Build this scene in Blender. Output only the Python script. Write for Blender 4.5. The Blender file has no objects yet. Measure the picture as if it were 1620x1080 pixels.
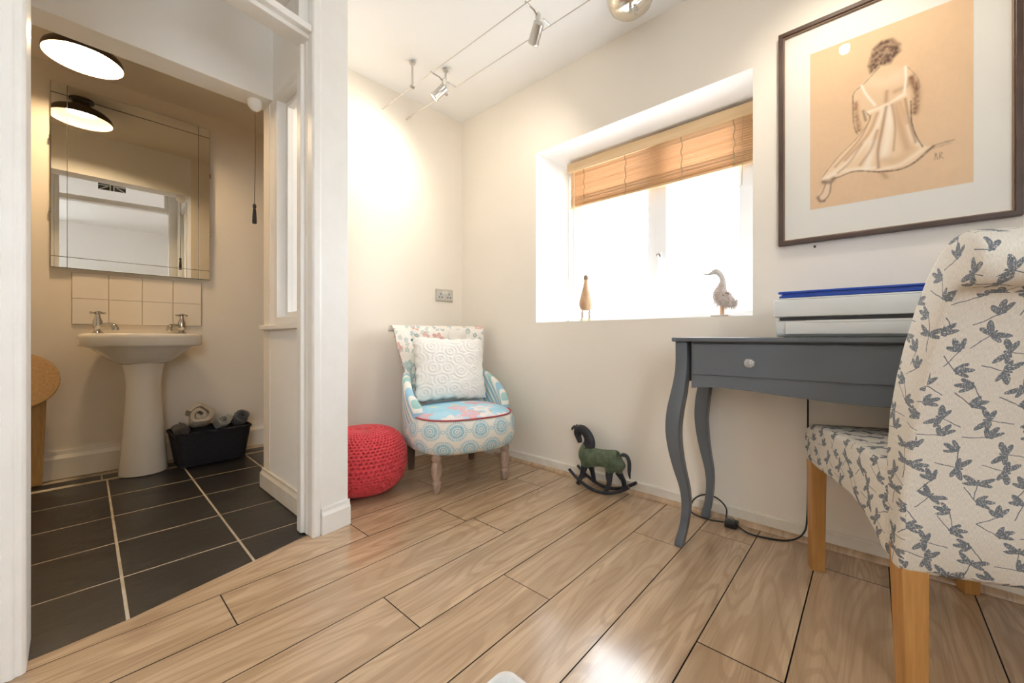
import bpy, bmesh, math, random
import numpy as np
from mathutils import Vector, Matrix
R = math.radians
random.seed(7)
SC = bpy.context.scene
COL = SC.collection

# ------------------------------------------------------------------ camera, sky, exposure
cam_d = bpy.data.cameras.new('camera')
cam_d.sensor_width = 36.0
cam_d.lens = 14.0
cam_d.shift_y = -7.0 / 1620.0
cam_d.clip_start = 0.02
cam = bpy.data.objects.new('camera', cam_d)
COL.objects.link(cam)
cam.location = (0, 0, 0.80)
cam.rotation_euler = (R(90), 0, math.atan(570 / 630) - R(90))
SC.camera = cam

SC.view_settings.view_transform = 'Standard'
SC.view_settings.look = 'None'
SC.view_settings.exposure = 0.32
SC.view_settings.gamma = 1.0
SC.view_settings.use_curve_mapping = False
SC.cycles.use_denoising = True
SC.cycles.max_bounces = 14
SC.cycles.diffuse_bounces = 8
SC.cycles.sample_clamp_indirect = 6.0
SC.cycles.caustics_reflective = False
SC.cycles.caustics_refractive = False

SKY_STRENGTH = 10.5
world = bpy.data.worlds.new('overcast_sky')
SC.world = world
world.use_nodes = True
_bg = world.node_tree.nodes['Background']
_bg.inputs[0].default_value = (0.90, 0.955, 1.0, 1)
_bg.inputs[1].default_value = SKY_STRENGTH


def portal(name, loc, rot, sx, sy):
    d = bpy.data.lights.new(name, 'AREA')
    d.shape = 'RECTANGLE'
    d.size, d.size_y = sx, sy
    d.cycles.is_portal = True
    o = bpy.data.objects.new(name, d)
    COL.objects.link(o)
    o.location, o.rotation_euler = loc, rot


portal('window_portal', (2.33, 0.95, 1.42), (R(90), 0, R(90)), 1.15, 1.06)
portal('rear_window_portal', (-0.95, -1.53, 1.55), (R(90), 0, R(180)), 1.0, 1.1)


# ------------------------------------------------------------------ node helpers
class Q:
    """A scalar socket with arithmetic."""
    def __init__(s, nt, k):
        s.nt, s.k = nt, k

    def m(s, op, *o):
        n = s.nt.nodes.new('ShaderNodeMath')
        n.operation = op
        for i, v in enumerate((s,) + o):
            if isinstance(v, Q):
                s.nt.links.new(v.k, n.inputs[i])
            else:
                n.inputs[i].default_value = float(v)
        return Q(s.nt, n.outputs[0])

    def __add__(s, o): return s.m('ADD', o)
    __radd__ = __add__
    def __sub__(s, o): return s.m('SUBTRACT', o)
    def __rsub__(s, o): return (s * -1) + o
    def __mul__(s, o): return s.m('MULTIPLY', o)
    __rmul__ = __mul__
    def __truediv__(s, o): return s.m('DIVIDE', o)
    def lt(s, o): return s.m('LESS_THAN', o)
    def gt(s, o): return s.m('GREATER_THAN', o)
    def sin(s): return s.m('SINE')
    def cos(s): return s.m('COSINE')
    def abs(s): return s.m('ABSOLUTE')
    def floor(s): return s.m('FLOOR')
    def fract(s): return s.m('FRACT')
    def sqrt(s): return s.m('SQRT')
    def min(s, o): return s.m('MINIMUM', o)
    def max(s, o): return s.m('MAXIMUM', o)
    def mod(s, o): return s.m('FLOORED_MODULO', o)
    def atan2(s, o): return s.m('ARCTAN2', o)
    def sat(s): return s.m('MAXIMUM', 0).m('MINIMUM', 1)
    def ss(s, a, b):
        n = s.nt.nodes.new('ShaderNodeMapRange')
        n.interpolation_type = 'SMOOTHSTEP'
        s.nt.links.new(s.k, n.inputs[0])
        n.inputs[1].default_value, n.inputs[2].default_value = a, b
        return Q(s.nt, n.outputs[0])


def lnk(nt, v, sock):
    if isinstance(v, Q):
        nt.links.new(v.k, sock)
    elif isinstance(v, bpy.types.NodeSocket):
        nt.links.new(v, sock)
    elif isinstance(v, (tuple, list)):
        sock.default_value = tuple(v) + ((1,) if len(v) == 3 and len(sock.default_value) == 4 else ())
    else:
        sock.default_value = v


def mixc(nt, fac, a, b, mode='MIX'):
    n = nt.nodes.new('ShaderNodeMix')
    n.data_type = 'RGBA'
    n.blend_type = mode
    lnk(nt, fac, n.inputs[0]); lnk(nt, a, n.inputs[6]); lnk(nt, b, n.inputs[7])
    return n.outputs[2]


def coord(nt, kind='Object'):
    return nt.nodes.new('ShaderNodeTexCoord').outputs[kind]


def sep(nt, v):
    n = nt.nodes.new('ShaderNodeSeparateXYZ')
    nt.links.new(v, n.inputs[0])
    return [Q(nt, o) for o in n.outputs]


def comb(nt, x, y, z=0.0):
    n = nt.nodes.new('ShaderNodeCombineXYZ')
    for i, v in enumerate((x, y, z)):
        lnk(nt, v, n.inputs[i])
    return n.outputs[0]


def noise(nt, vec, scale=5.0, detail=3.0, rough=0.5, dist=0.0, out=0):
    n = nt.nodes.new('ShaderNodeTexNoise')
    if vec is not None:
        nt.links.new(vec, n.inputs['Vector'])
    n.inputs['Scale'].default_value = scale
    n.inputs['Detail'].default_value = detail
    n.inputs['Roughness'].default_value = rough
    n.inputs['Distortion'].default_value = dist
    return Q(nt, n.outputs[0]) if out == 0 else n.outputs[1]


def white(nt, x, y, k=0.0):
    n = nt.nodes.new('ShaderNodeTexWhiteNoise')
    n.noise_dimensions = '3D'
    nt.links.new(comb(nt, x, y, k), n.inputs[0])
    return Q(nt, n.outputs[0])


def bump(nt, b, h, strength=0.3, dist=0.01):
    n = nt.nodes.new('ShaderNodeBump')
    n.inputs['Strength'].default_value = strength
    n.inputs['Distance'].default_value = dist
    lnk(nt, h, n.inputs['Height'])
    nt.links.new(n.outputs[0], b.inputs['Normal'])


def newmat(name, col=(.8, .8, .8), rough=0.5, metal=0.0, spec=None):
    m = bpy.data.materials.new(name)
    m.use_nodes = True
    nt = m.node_tree
    b = nt.nodes['Principled BSDF']
    b.inputs['Base Color'].default_value = (*col, 1)
    b.inputs['Roughness'].default_value = rough
    b.inputs['Metallic'].default_value = metal
    if spec is not None:
        b.inputs['Specular IOR Level'].default_value = spec
    m.diffuse_color = (*col, 1)
    return m, nt, b


def varied(name, c1, c2, rough=.5, metal=0, scale=6, bs=0.0, bscale=60, spec=None, stretch=(1, 1, 1), bdist=.01):
    m, nt, b = newmat(name, c1, rough, metal, spec)
    x, y, z = sep(nt, coord(nt))
    v = comb(nt, x * stretch[0], y * stretch[1], z * stretch[2])
    f = noise(nt, v, scale, 4, .6).ss(.3, .7)
    lnk(nt, mixc(nt, f, c1, c2), b.inputs['Base Color'])
    if bs:
        bump(nt, b, noise(nt, v, bscale, 4, .6), bs, bdist)
    return m


def emit(name, col, s):
    m = bpy.data.materials.new(name)
    m.use_nodes = True
    nt = m.node_tree
    b = nt.nodes['Principled BSDF']
    b.inputs['Base Color'].default_value = (*col, 1)
    b.inputs['Emission Color'].default_value = (*col, 1)
    b.inputs['Emission Strength'].default_value = s
    return m


def pane_mat(name, tint=(1, 1, 1), refl=.06):
    m = bpy.data.materials.new(name)
    m.use_nodes = True
    nt = m.node_tree
    nt.nodes.remove(nt.nodes['Principled BSDF'])
    out = nt.nodes['Material Output']
    t = nt.nodes.new('ShaderNodeBsdfTransparent'); t.inputs[0].default_value = (*tint, 1)
    g = nt.nodes.new('ShaderNodeBsdfGlossy'); g.inputs['Roughness'].default_value = .01
    lw = nt.nodes.new('ShaderNodeLayerWeight'); lw.inputs[0].default_value = .5
    fac = Q(nt, lw.outputs['Facing']).m('POWER', 5.0) * .55 + refl * .4
    mx = nt.nodes.new('ShaderNodeMixShader')
    nt.links.new(fac.k, mx.inputs[0])
    nt.links.new(t.outputs[0], mx.inputs[1]); nt.links.new(g.outputs[0], mx.inputs[2])
    nt.links.new(mx.outputs[0], out.inputs[0])
    return m


M = {}
M['cream'] = varied('cream_wall_paint', (.825, .775, .695), (.845, .795, .715), .62, scale=1.5, bs=.12, bscale=9, bdist=.01)
M['bathwall'] = varied('warm_cream_bath_paint', (.79, .725, .62), (.81, .745, .645), .55, scale=1.5, bs=.12, bscale=9, bdist=.01)
M['white'] = varied('white_emulsion', (.90, .90, .89), (.915, .915, .905), .6, scale=2, bs=.05, bscale=12)
M['ceil'] = varied('white_ceiling_paint', (.93, .945, .96), (.94, .955, .965), .7, scale=2, bs=.05, bscale=10)
M['gloss'] = varied('white_gloss_paint', (.82, .815, .79), (.85, .845, .825), .42, scale=9, bs=.12, bscale=25, bdist=.004)
M['skirt'] = varied('scuffed_cream_skirting_paint', (.80, .77, .70), (.74, .69, .60), .4, scale=14, bs=.15, bscale=40, bdist=.004)
M['upvc'] = newmat('white_window_plastic', (.86, .87, .88), .25)[0]
M['pane'] = pane_mat('window_glass')
M['chrome'] = newmat('polished_chrome', (.58, .575, .56), .08, 1)[0]
M['steel'] = newmat('brushed_steel', (.62, .60, .57), .28, 1)[0]
M['black'] = newmat('black_plastic', (.012, .012, .014), .45)[0]
M['ceramic'] = varied('glazed_ivory_ceramic', (.82, .78, .70), (.84, .80, .725), .10, scale=2)
M['darkmetal'] = newmat('dark_bronze_metal', (.10, .075, .055), .35, .7)[0]
M['mirror'] = newmat('mirror_silver', (.90, .91, .90), .0, 1)[0]
M['mirroredge'] = newmat('bevelled_glass_edge', (.30, .32, .29), .1, .6)[0]
M['subfloor'] = newmat('dark_gap_filler', (.035, .024, .016), .8)[0]
M['grout'] = varied('sandy_grout', (.46, .38, .27), (.62, .56, .46), .85, scale=9)


# ------------------------------------------------------------------ mesh helpers
class MB:
    def __init__(s):
        s.v, s.f, s.mi = [], [], []

    def add(s, vs, fs, mi=0):
        o = len(s.v)
        s.v += [tuple(p) for p in vs]
        s.f += [tuple(i + o for i in f) for f in fs]
        s.mi += [mi] * len(fs)
        return s

    def box(s, x0, x1, y0, y1, z0, z1, mi=0):
        return s.add([(x0, y0, z0), (x1, y0, z0), (x1, y1, z0), (x0, y1, z0), (x0, y0, z1), (x1, y0, z1), (x1, y1, z1), (x0, y1, z1)],
                     [(3, 2, 1, 0), (4, 5, 6, 7), (0, 1, 5, 4), (1, 2, 6, 5), (2, 3, 7, 6), (3, 0, 4, 7)], mi)

    def prism(s, poly, a0, a1, fn=lambda p, a: (p[0], p[1], a), mi=0):
        n = len(poly)
        ar = sum(poly[i][0] * poly[(i + 1) % n][1] - poly[(i + 1) % n][0] * poly[i][1] for i in range(n))
        if ar < 0:
            poly = poly[::-1]
        vs = [fn(p, a0) for p in poly] + [fn(p, a1) for p in poly]
        fs = [tuple(range(n))[::-1], tuple(range(n, 2 * n))] + [(i, (i + 1) % n, n + (i + 1) % n, n + i) for i in range(n)]
        return s.add(vs, fs, mi)

    def grid(s, fn, nu, nv, cu=False, cv=False, capv=False, mi=0):
        """fn(u,v), u and v in 0..1; cu closes u round, capv fills both ends."""
        U = nu if cu else nu + 1
        W = nv if cv else nv + 1
        vs = [fn(i / nu, j / nv) for j in range(W) for i in range(U)]
        fs = []
        for j in range(nv):
            for i in range(nu):
                a, b = j * U + i, j * U + (i + 1) % U
                c, d = ((j + 1) % W) * U + (i + 1) % U, ((j + 1) % W) * U + i
                fs.append((a, b, c, d))
        if capv:
            fs.append(tuple(range(U))[::-1])
            fs.append(tuple(range((W - 1) * U, W * U)))
        return s.add(vs, fs, mi)

    def lathe(s, prof, n=24, c=(0, 0, 0), sx=1, sy=1, mi=0):
        k = len(prof) - 1
        def fn(u, v):
            r, z = prof[round(v * k)]
            a = 2 * math.pi * u
            return (c[0] + r * sx * math.cos(a), c[1] + r * sy * math.sin(a), c[2] + z)
        return s.grid(fn, n, k, cu=True, capv=True, mi=mi)

    def tube(s, path, r, n=8, mi=0, flat=1.0, up=None, caps=True, a0=0.0):
        P = [Vector(p) for p in path]
        rr = r if isinstance(r, (list, tuple)) else [r] * len(P)
        vs, prev = [], None
        for i, p in enumerate(P):
            t = (P[min(i + 1, len(P) - 1)] - P[max(i - 1, 0)]).normalized()
            if prev is None:
                q = Vector(up) if up else (Vector((0, 0, 1)) if abs(t.z) < .9 else Vector((1, 0, 0)))
            else:
                q = prev
            q = (q - t * q.dot(t)).normalized()
            prev = q
            w = t.cross(q)
            for k in range(n):
                a = 2 * math.pi * k / n + a0
                vs.append(p + (q * math.cos(a) + w * math.sin(a) * flat) * rr[i])
        m = len(P)
        fs = [(j * n + i, j * n + (i + 1) % n, (j + 1) * n + (i + 1) % n, (j + 1) * n + i) for j in range(m - 1) for i in range(n)]
        if caps:
            fs += [tuple(range(n))[::-1], tuple(range((m - 1) * n, m * n))]
        return s.add(vs, fs, mi)

    def mesh(s, name, smooth=40, bevel=0, seg=2, uv=False, bang=30):
        me = bpy.data.meshes.new(name)
        me.from_pydata(s.v, [], s.f)
        for p, i in zip(me.polygons, s.mi):
            p.material_index = i
        bm = bmesh.new()
        bm.from_mesh(me)
        bmesh.ops.recalc_face_normals(bm, faces=bm.faces)
        if bevel:
            es = [e for e in bm.edges if len(e.link_faces) == 2 and e.calc_face_angle(0) > R(bang)]
            bmesh.ops.bevel(bm, geom=es, offset=bevel, segments=seg, profile=.5, affect='EDGES', clamp_overlap=True)
        bm.to_mesh(me)
        bm.free()
        if smooth:
            me.polygons.foreach_set('use_smooth', [True] * len(me.polygons))
            me.set_sharp_from_angle(angle=R(smooth))
        if uv:
            box_uv(me)
        me.update()
        return me

    def build(s, name, mats, parent=None, loc=None, **k):
        return link(name, s.mesh(name, **k), mats, parent, loc)


def box_uv(me):
    L = me.uv_layers.new(name='uv')
    for p in me.polygons:
        n = p.normal
        ax = max(range(3), key=lambda i: abs(n[i]))
        a, b = ((1, 2), (0, 2), (0, 1))[ax]
        for li in p.loop_indices:
            co = me.vertices[me.loops[li].vertex_index].co
            L.data[li].uv = (co[a] + ax * .37, co[b] + ax * .21)


def link(name, me, mats, parent=None, loc=None):
    if not isinstance(mats, (list, tuple)):
        mats = [mats]
    if not len(me.materials):
        for m in mats:
            me.materials.append(M[m] if isinstance(m, str) else m)
    o = bpy.data.objects.new(name, me)
    COL.objects.link(o)
    if loc:
        o.location = loc
    if parent is not None:
        o.parent = parent
    return o


def tag(o, label=None, cat=None, group=None, kind=None):
    if label: o['label'] = label
    if cat: o['category'] = cat
    if group: o['group'] = group
    if kind: o['kind'] = kind
    return o


def thing(name, label, cat, loc=(0, 0, 0), rz=0, group=None):
    o = bpy.data.objects.new(name, None)
    COL.objects.link(o)
    o.empty_display_size = .05
    o.location = loc
    o.rotation_euler = (0, 0, rz)
    return tag(o, label, cat, group)


def struct(o, label=None):
    return tag(o, label, None, None, 'structure')


def hole_wall(axis, a0, a1, outer, inner0, inner1):
    """Slab from a0 to a1 along axis with one opening; outer/inner rects are (u0,u1,z0,z1); faces of the reveal take slot 1."""
    def P(a, u, z): return (a, u, z) if axis == 'x' else (u, a, z)
    b = MB()
    def rect(r): return [(r[0], r[2]), (r[1], r[2]), (r[1], r[3]), (r[0], r[3])]
    vs = [P(a0, *p) for p in rect(outer)] + [P(a0, *p) for p in rect(inner0)] + [P(a1, *p) for p in rect(outer)] + [P(a1, *p) for p in rect(inner1)]
    b.v = vs
    for i in range(4):
        j = (i + 1) % 4
        b.f += [(i, j, 4 + j, 4 + i), (8 + i, 12 + i, 12 + j, 8 + j), (i, 8 + i, 8 + j, j), (4 + i, 4 + j, 12 + j, 12 + i)]
        b.mi += [0, 0, 0, 1]
    return b


def spline(pts, n):
    """Catmull-Rom through pts (any dimension), n samples."""
    P = [Vector(p) for p in pts]
    P = [P[0] * 2 - P[1]] + P + [P[-1] * 2 - P[-2]]
    out, m = [], len(P) - 3
    for k in range(n):
        t = k / (n - 1) * m
        i = min(int(t), m - 1); t -= i
        a, b, c, d = P[i:i + 4]
        out.append(.5 * ((2 * b) + (c - a) * t + (2 * a - 5 * b + 4 * c - d) * t * t + (3 * b - a - 3 * c + d) * t ** 3))
    return out


def interp(x, xs, ys):
    return float(np.interp(x, xs, ys))


# ------------------------------------------------------------------ room shell
H = 2.39
WX = 1.945
b = hole_wall('x', WX, 2.31, (-1.5, 2.44, -.05, 2.45), (.377, 1.556, .892, 1.947), (.385, 1.512, .898, 1.93))
struct(b.build('wall_right', ['cream', 'white'], smooth=0), 'cream painted wall with the deep window recess')
b = MB().prism([(.69, 2.326), (WX + .02, 2.264), (WX + .02, 2.42), (.69, 2.42)], -.05, H + .03)
struct(b.build('wall_back', 'cream', smooth=0), 'cream wall of the alcove behind the armchair')
b = hole_wall('x', .692, .797, (1.69, 2.33, -.05, H + .03), (1.80, 2.235, .862, 2.015), (1.80, 2.235, .862, 2.015))
struct(b.build('wall_partition', ['white', 'white'], smooth=0), 'thin white partition with a tall internal window beside the doorway')
b = MB().prism([(-2.0, 1.225), (-.102, 1.525), (-.102, 1.66), (-2.0, 1.36)], -.05, H + .03)
struct(b.build('wall_left', 'white', smooth=0), 'white wall left of the doorway')
b = MB().box(-1.0, .70, 2.28, 2.419, 2.012, H + .03)
struct(b.build('wall_beam', 'white', smooth=0, bevel=.004), 'white boxed beam crossing the washroom ceiling')
b = MB().box(-1.1, 2.3, 3.42, 3.55, -.05, 2.45)
struct(b.build('wall_washroom', 'bathwall', smooth=0), 'warm cream washroom wall behind the basin')
struct(MB().box(-1.1, -1.0, 1.5, 3.42, -.05, 2.45).build('wall_washroom_side', 'bathwall', smooth=0))
struct(MB().box(2.0, 2.1, 2.42, 3.42, -.05, 2.45).build('wall_washroom_end', 'bathwall', smooth=0))
struct(MB().box(-2.1, -2.0, -1.5, 1.36, -.05, 2.45).build('wall_side', 'white', smooth=0))
b = hole_wall('y', -1.5, -1.4, (-2.1, WX, -.05, 2.45), (-1.45, -.45, 1.0, 2.1), (-1.45, -.45, 1.0, 2.1))
struct(b.build('wall_rear', ['white', 'white'], smooth=0))
struct(MB().box(-2.1, 2.3, -1.5, 2.30, H, H + .12).build('ceiling', 'ceil', smooth=0), 'plain white ceiling')
struct(MB().box(-1.1, 2.3, 2.419, 3.55, 2.338, 2.5).build('ceiling_washroom', 'bathwall', smooth=0))
struct(MB().box(-40, 60, -50, 50, -.6, -.5).build('ground', varied('pale_gravel_ground', (.60, .58, .54), (.68, .66, .62), .9, scale=.7), smooth=0))

# skirting boards
def profile_run(name, path, h, t, mat, parent=None, step=True):
    """Skirting following a floor polyline; the board stands to the left of the path direction."""
    prof = [(0, 0), (t, 0), (t, h * .72), (t * .55, h * .86), (t * .5, h), (0, h)] if step else [(0, 0), (t, 0), (t, h - .006), (t * .6, h), (0, h)]
    bb = MB()
    P = [Vector(p) for p in path]
    n = len(prof)
    vs = []
    for i, p in enumerate(P):
        d0 = (P[i] - P[i - 1]).normalized() if i else None
        d1 = (P[i + 1] - P[i]).normalized() if i < len(P) - 1 else None
        dd = ((d0 or d1) + (d1 or d0)).normalized()
        nn = Vector((-dd.y, dd.x))
        k = 1.0 / max(.3, nn.dot(Vector((-(d0 or d1).y, (d0 or d1).x))))
        for (o, z) in prof:
            vs.append((p.x + nn.x * o * k, p.y + nn.y * o * k, z))
    fs = [(j * n + i, j * n + (i + 1) % n, (j + 1) * n + (i + 1) % n, (j + 1) * n + i) for j in range(len(P) - 1) for i in range(n)]
    fs += [tuple(range(n)), tuple(range((len(P) - 1) * n, len(P) * n))]
    bb.add(vs, fs)
    return struct(bb.build(name, mat, parent, smooth=0))


profile_run('baseboard_right', [(WX, -1.39), (WX, 2.262)], .062, .014, 'skirt', step=False)
profile_run('baseboard_back', [(WX - .014, 2.265), (.80, 2.321)], .062, .014, 'skirt', step=False)
profile_run('baseboard_washroom', [(1.9, 3.42), (-1.0, 3.42)], .157, .026, 'ceramic')
profile_run('baseboard_partition', [(.692, 1.765), (.692, 2.421), (.800, 2.421)], .10, .016, 'skirt')


# ------------------------------------------------------------------ floors
def oak(name, tone=1.0):
    m, nt, b = newmat(name, (.5, .33, .19), .30)
    oi = nt.nodes.new('ShaderNodeObjectInfo')
    rnd = Q(nt, oi.outputs['Random'])
    x, y, z = sep(nt, coord(nt))
    ox, oy = rnd * 37.0, (rnd * 91.0).fract() * 13.0
    v1 = comb(nt, x * .9 + ox, y * 5.5 + oy, rnd * 9)
    warp = noise(nt, v1, 1.1, 2, .5, .4)
    rings = ((warp * 16.0 + y * 9) * 6.283).sin() * .5 + .5
    fine = noise(nt, comb(nt, x * 6 + ox, y * 230 + oy, 0), 1.0, 3, .6)
    broad = noise(nt, comb(nt, x * 1.6 + ox, y * 16 + oy, 3), 1.0, 3, .55)
    knot = noise(nt, comb(nt, x * 3.2 + ox, y * 11 + oy, 7), 1.0, 1, .4).ss(.66, .80)
    c = mixc(nt, broad.ss(.30, .72), (.385 * tone, .255 * tone, .150 * tone), (.575 * tone, .412 * tone, .265 * tone))
    c = mixc(nt, rings.ss(.50, .95) * .40, c, (.30 * tone, .18 * tone, .10 * tone))
    c = mixc(nt, (1.0 - fine.ss(.30, .55)) * .38, c, (.27 * tone, .165 * tone, .09 * tone))
    c = mixc(nt, knot * .55, c, (.20, .10, .05))
    c = mixc(nt, (rnd - .5).abs() * .35, c, (.62, .45, .30))
    lnk(nt, c, b.inputs['Base Color'])
    lnk(nt, fine * .08 + .15, b.inputs['Roughness'])
    b.inputs['Coat Weight'].default_value = .55
    b.inputs['Coat Roughness'].default_value = .13
    bump(nt, b, fine, .05, .002)
    return m


M['oak'] = oak('oak_laminate')
fl = struct(MB().box(-2.0, WX, -1.4, 2.42, -.09, -.012).build('floor', 'subfloor', smooth=0), 'oak laminate floor of wide planks')
ROW0, STEP = .150, .193
joints = {-3: [.5], -2: [1.1], -1: [.55, 1.75], 0: [1.103], 1: [.35, 1.752], 2: [1.551], 3: [.977], 4: [.643], 5: [1.19],
          6: [.309, 1.15, 1.685], 7: [.805], 8: [1.30], 9: [1.0], 10: [1.6]}
def plank(poly, dz=0.0):
    cx = sum(p[0] for p in poly) / len(poly); cy = sum(p[1] for p in poly) / len(poly)
    bb = MB().prism([(p[0] - cx, p[1] - cy) for p in poly], -.010, 0)
    o = bb.build('plank', ['oak', 'subfloor'], fl, (cx, cy, dz), smooth=0, bevel=.0008, seg=1)
    for p in o.data.polygons:
        p.material_index = 0 if p.normal.z > .9 else 1
    return o


XW = WX - .022
for k in range(-9, 12):
    y0 = max(ROW0 + STEP * k, -1.399) + .0010
    y1 = min(ROW0 + STEP * (k + 1), 2.31) - .0010
    if y1 - y0 < .02:
        continue
    js = joints.get(k, [random.uniform(-.2, 1.2)])
    xs = sorted(set([j for j in js] + [js[0] - 1.26 * i for i in (1, 2, 3)]))
    xs = [x for x in xs if -1.95 < x < XW]
    lo = -1.995
    if k >= 7:
        lo = .80
        xs = [x for x in xs if x > .85]
    edges = [lo] + xs + [XW]
    for a, c in zip(edges[:-1], edges[1:]):
        plank([(a + .0010, y0), (c - .0010, y0), (c - .0010, y1), (a + .0010, y1)], random.uniform(-.0008, .0004))
plank([(-.115, 1.5018), (.799, 1.5018), (.799, 1.6932), (.655, 1.6932), (.62, 1.690), (.51, 1.660), (.39, 1.630), (.25, 1.599), (.118, 1.566), (-.02, 1.550), (-.115, 1.545)])
bead = MB().prism([(WX - .014, .0), (WX - .036, .0), (WX - .034, .008), (WX - .024, .016), (WX - .014, .018)], -1.39, 1.90, lambda p, a: (p[0], a, p[1]))
struct(bead.build('trim_1', 'oak', smooth=60), 'thin oak bead along the skirting under the window')


def slate():
    m, nt, b = newmat('dark_slate_tile', (.02, .018, .017), .33)
    oi = nt.nodes.new('ShaderNodeObjectInfo')
    rnd = Q(nt, oi.outputs['Random'])
    x, y, z = sep(nt, coord(nt))
    v = comb(nt, x + rnd * 31, y * 2.2 + rnd * 17, 0)
    n1 = noise(nt, v, 9, 6, .65, .6)
    n2 = noise(nt, comb(nt, x * 3 + rnd * 5, y * 14 + rnd * 3, 0), 7, 4, .7, 1.2)
    c = mixc(nt, n1.ss(.3, .75), (.013, .012, .012), (.030, .027, .026))
    c = mixc(nt, n2.ss(.62, .76) * .5, c, (.085, .082, .085))
    lnk(nt, c, b.inputs['Base Color'])
    lnk(nt, n1 * .25 + .22, b.inputs['Roughness'])
    bump(nt, b, n1 + n2 * .5, .25, .006)
    return m


M['slate'] = slate()
fb = struct(MB().box(-1.0, 2.0, 1.52, 3.42, -.08, -.0048).build('floor_washroom', 'grout', smooth=0), 'dark slate tiled washroom floor with sandy grout')
T = .332
tm = MB().box(-T / 2 + .0036, T / 2 - .0036, -T / 2 + .0036, T / 2 - .0036, -.010, -.0035).mesh('tile', smooth=0, bevel=.0014, seg=1)
tx0, ty0 = .110 - 3 * T, 1.862
rot = R(-.9)
for i in range(0, 9):
    for j in range(-1, 5):
        px, py = (i + .5) * T - 3 * T, (j + .5) * T
        cx = .112 + px * math.cos(rot) - py * math.sin(rot)
        cy = 1.862 + px * math.sin(rot) + py * math.cos(rot)
        if cx > 1.86 or cx < -.9 or cy > 3.28:
            continue
        if cx > .9 and cy < 2.2:
            continue
        if cx > .5 and cy < 2.45:
            x1 = .690 - cx
            me = MB().box(-T / 2 + .0036, x1, -T / 2 + .0036, T / 2 - .0036, -.010, -.0035).mesh('tile', smooth=0, bevel=.0014, seg=1)
            link('tile', me, 'slate', fb, (cx, cy, 0)).rotation_euler = (0, 0, rot)
            continue
        o = link('tile', tm, 'slate', fb, (cx, cy, random.uniform(-.0006, .0002)))
        o.rotation_euler = (0, 0, rot)
half = MB().box(-T / 2 + .0036, T / 2 - .0036, -.05, .05, -.010, -.0035).mesh('tile', smooth=0, bevel=.0014, seg=1)
for i in range(0, 9):
    cx = .115 + (i + .5) * T - 3 * T
    if -.9 < cx < 1.86:
        o = link('tile', half, 'slate', fb, (cx, 3.195 + .054 + .033 - (cx - .1) * .0157, 0))
        o.rotation_euler = (0, 0, rot)

# ------------------------------------------------------------------ doorway frame with fanlight
DA = R(9)
du = Vector((math.cos(DA), math.sin(DA)))
door = struct(thing('door_1', 'white painted door frame with a fanlight above', None))
b = MB().prism([(.640, 1.652), (.646, 1.643), (.672, 1.6465), (.676, 1.656), (.797, 1.672), (.797, 1.700), (.694, 1.700), (.692, 1.772), (.625, 1.768), (.625, 1.728), (.637, 1.722), (.637, 1.70), (.640, 1.695)], .0, H - .002)
b.build('jamb', 'gloss', door, smooth=0, bevel=.003)
b = MB().prism([(-.0727, 1.497), (-.0727, 1.655), (-.101, 1.655), (-.101, 1.52), (-.108, 1.515), (-.112, 1.490), (-.094, 1.484), (-.088, 1.490), (-.080, 1.489)], .0, H - .002)
b.build('jamb', 'gloss', door, smooth=0, bevel=.003)
def rail(z0, z1, dy0, dy1, name):
    y0 = lambda x: 1.6436 + (x - .645) * math.tan(DA)
    return MB().prism([(-.073, y0(-.073) + dy0), (.640, y0(.640) + dy0), (.640, y0(.640) + dy1), (-.073, y0(-.073) + dy1)], z0, z1).build(name, 'gloss', door, smooth=0, bevel=.003)
rail(1.996, 2.036, .035, .115, 'head_rail')
rail(2.012, 2.040, .008, .036, 'head_moulding')
rail(2.345, 2.388, .02, .10, 'top_rail')
yg = lambda x: 1.6436 + (x - .645) * math.tan(DA) + .06
pg = MB().prism([(-.07, yg(-.07)), (.637, yg(.637)), (.637, yg(.637) + .004), (-.07, yg(-.07) + .004)], 2.03, 2.35).build('fanlight_pane', 'pane', door, smooth=0)
b = MB().prism([(.600, yg(.6) - .02), (.640, yg(.64) - .02), (.640, yg(.64) + .02), (.600, yg(.6) + .02)], 2.036, 2.346)
b.build('fanlight_stile', 'gloss', door, smooth=0, bevel=.003)
# skirting on the narrow wall end
profile_run('baseboard_doorway', [(.801, 1.672), (.676, 1.6535)], .105, .012, 'gloss')
# flag panel stuck on the fanlight
fp = thing('flag_panel', 'small dark union flag panel fixed to the fanlight glass', 'panel', (.247, yg(.247) + .006, 2.185), DA)
MB().box(-.09, .09, 0, .003, -.055, .055).build('plate', newmat('dark_slate_green_print', (.05, .06, .06), .5)[0], fp, smooth=0)
wm = newmat('flag_white_print', (.75, .78, .77), .5)[0]
for poly in ([(-.016, -.055), (-.016, .055), (-.008, .055), (-.008, -.055)], [(.008, -.055), (.008, .055), (.016, .055), (.016, -.055)],
             [(-.09, .010), (-.018, .010), (-.018, .017), (-.09, .017)], [(-.09, -.017), (-.018, -.017), (-.018, -.010), (-.09, -.010)],
             [(.018, .010), (.09, .010), (.09, .017), (.018, .017)], [(.018, -.017), (.09, -.017), (.09, -.010), (.018, -.010)],
             [(-.09, -.055), (-.076, -.055), (-.024, -.021), (-.038, -.021)], [(.09, -.055), (.076, -.055), (.024, -.021), (.038, -.021)],
             [(-.09, .055), (-.076, .055), (-.024, .021), (-.038, .021)], [(.09, .055), (.076, .055), (.024, .021), (.038, .021)]):
    MB().prism(poly, .003, .0042, lambda p, a: (p[0], a, p[1])).build('stripe', wm, fp, smooth=0)

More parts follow.
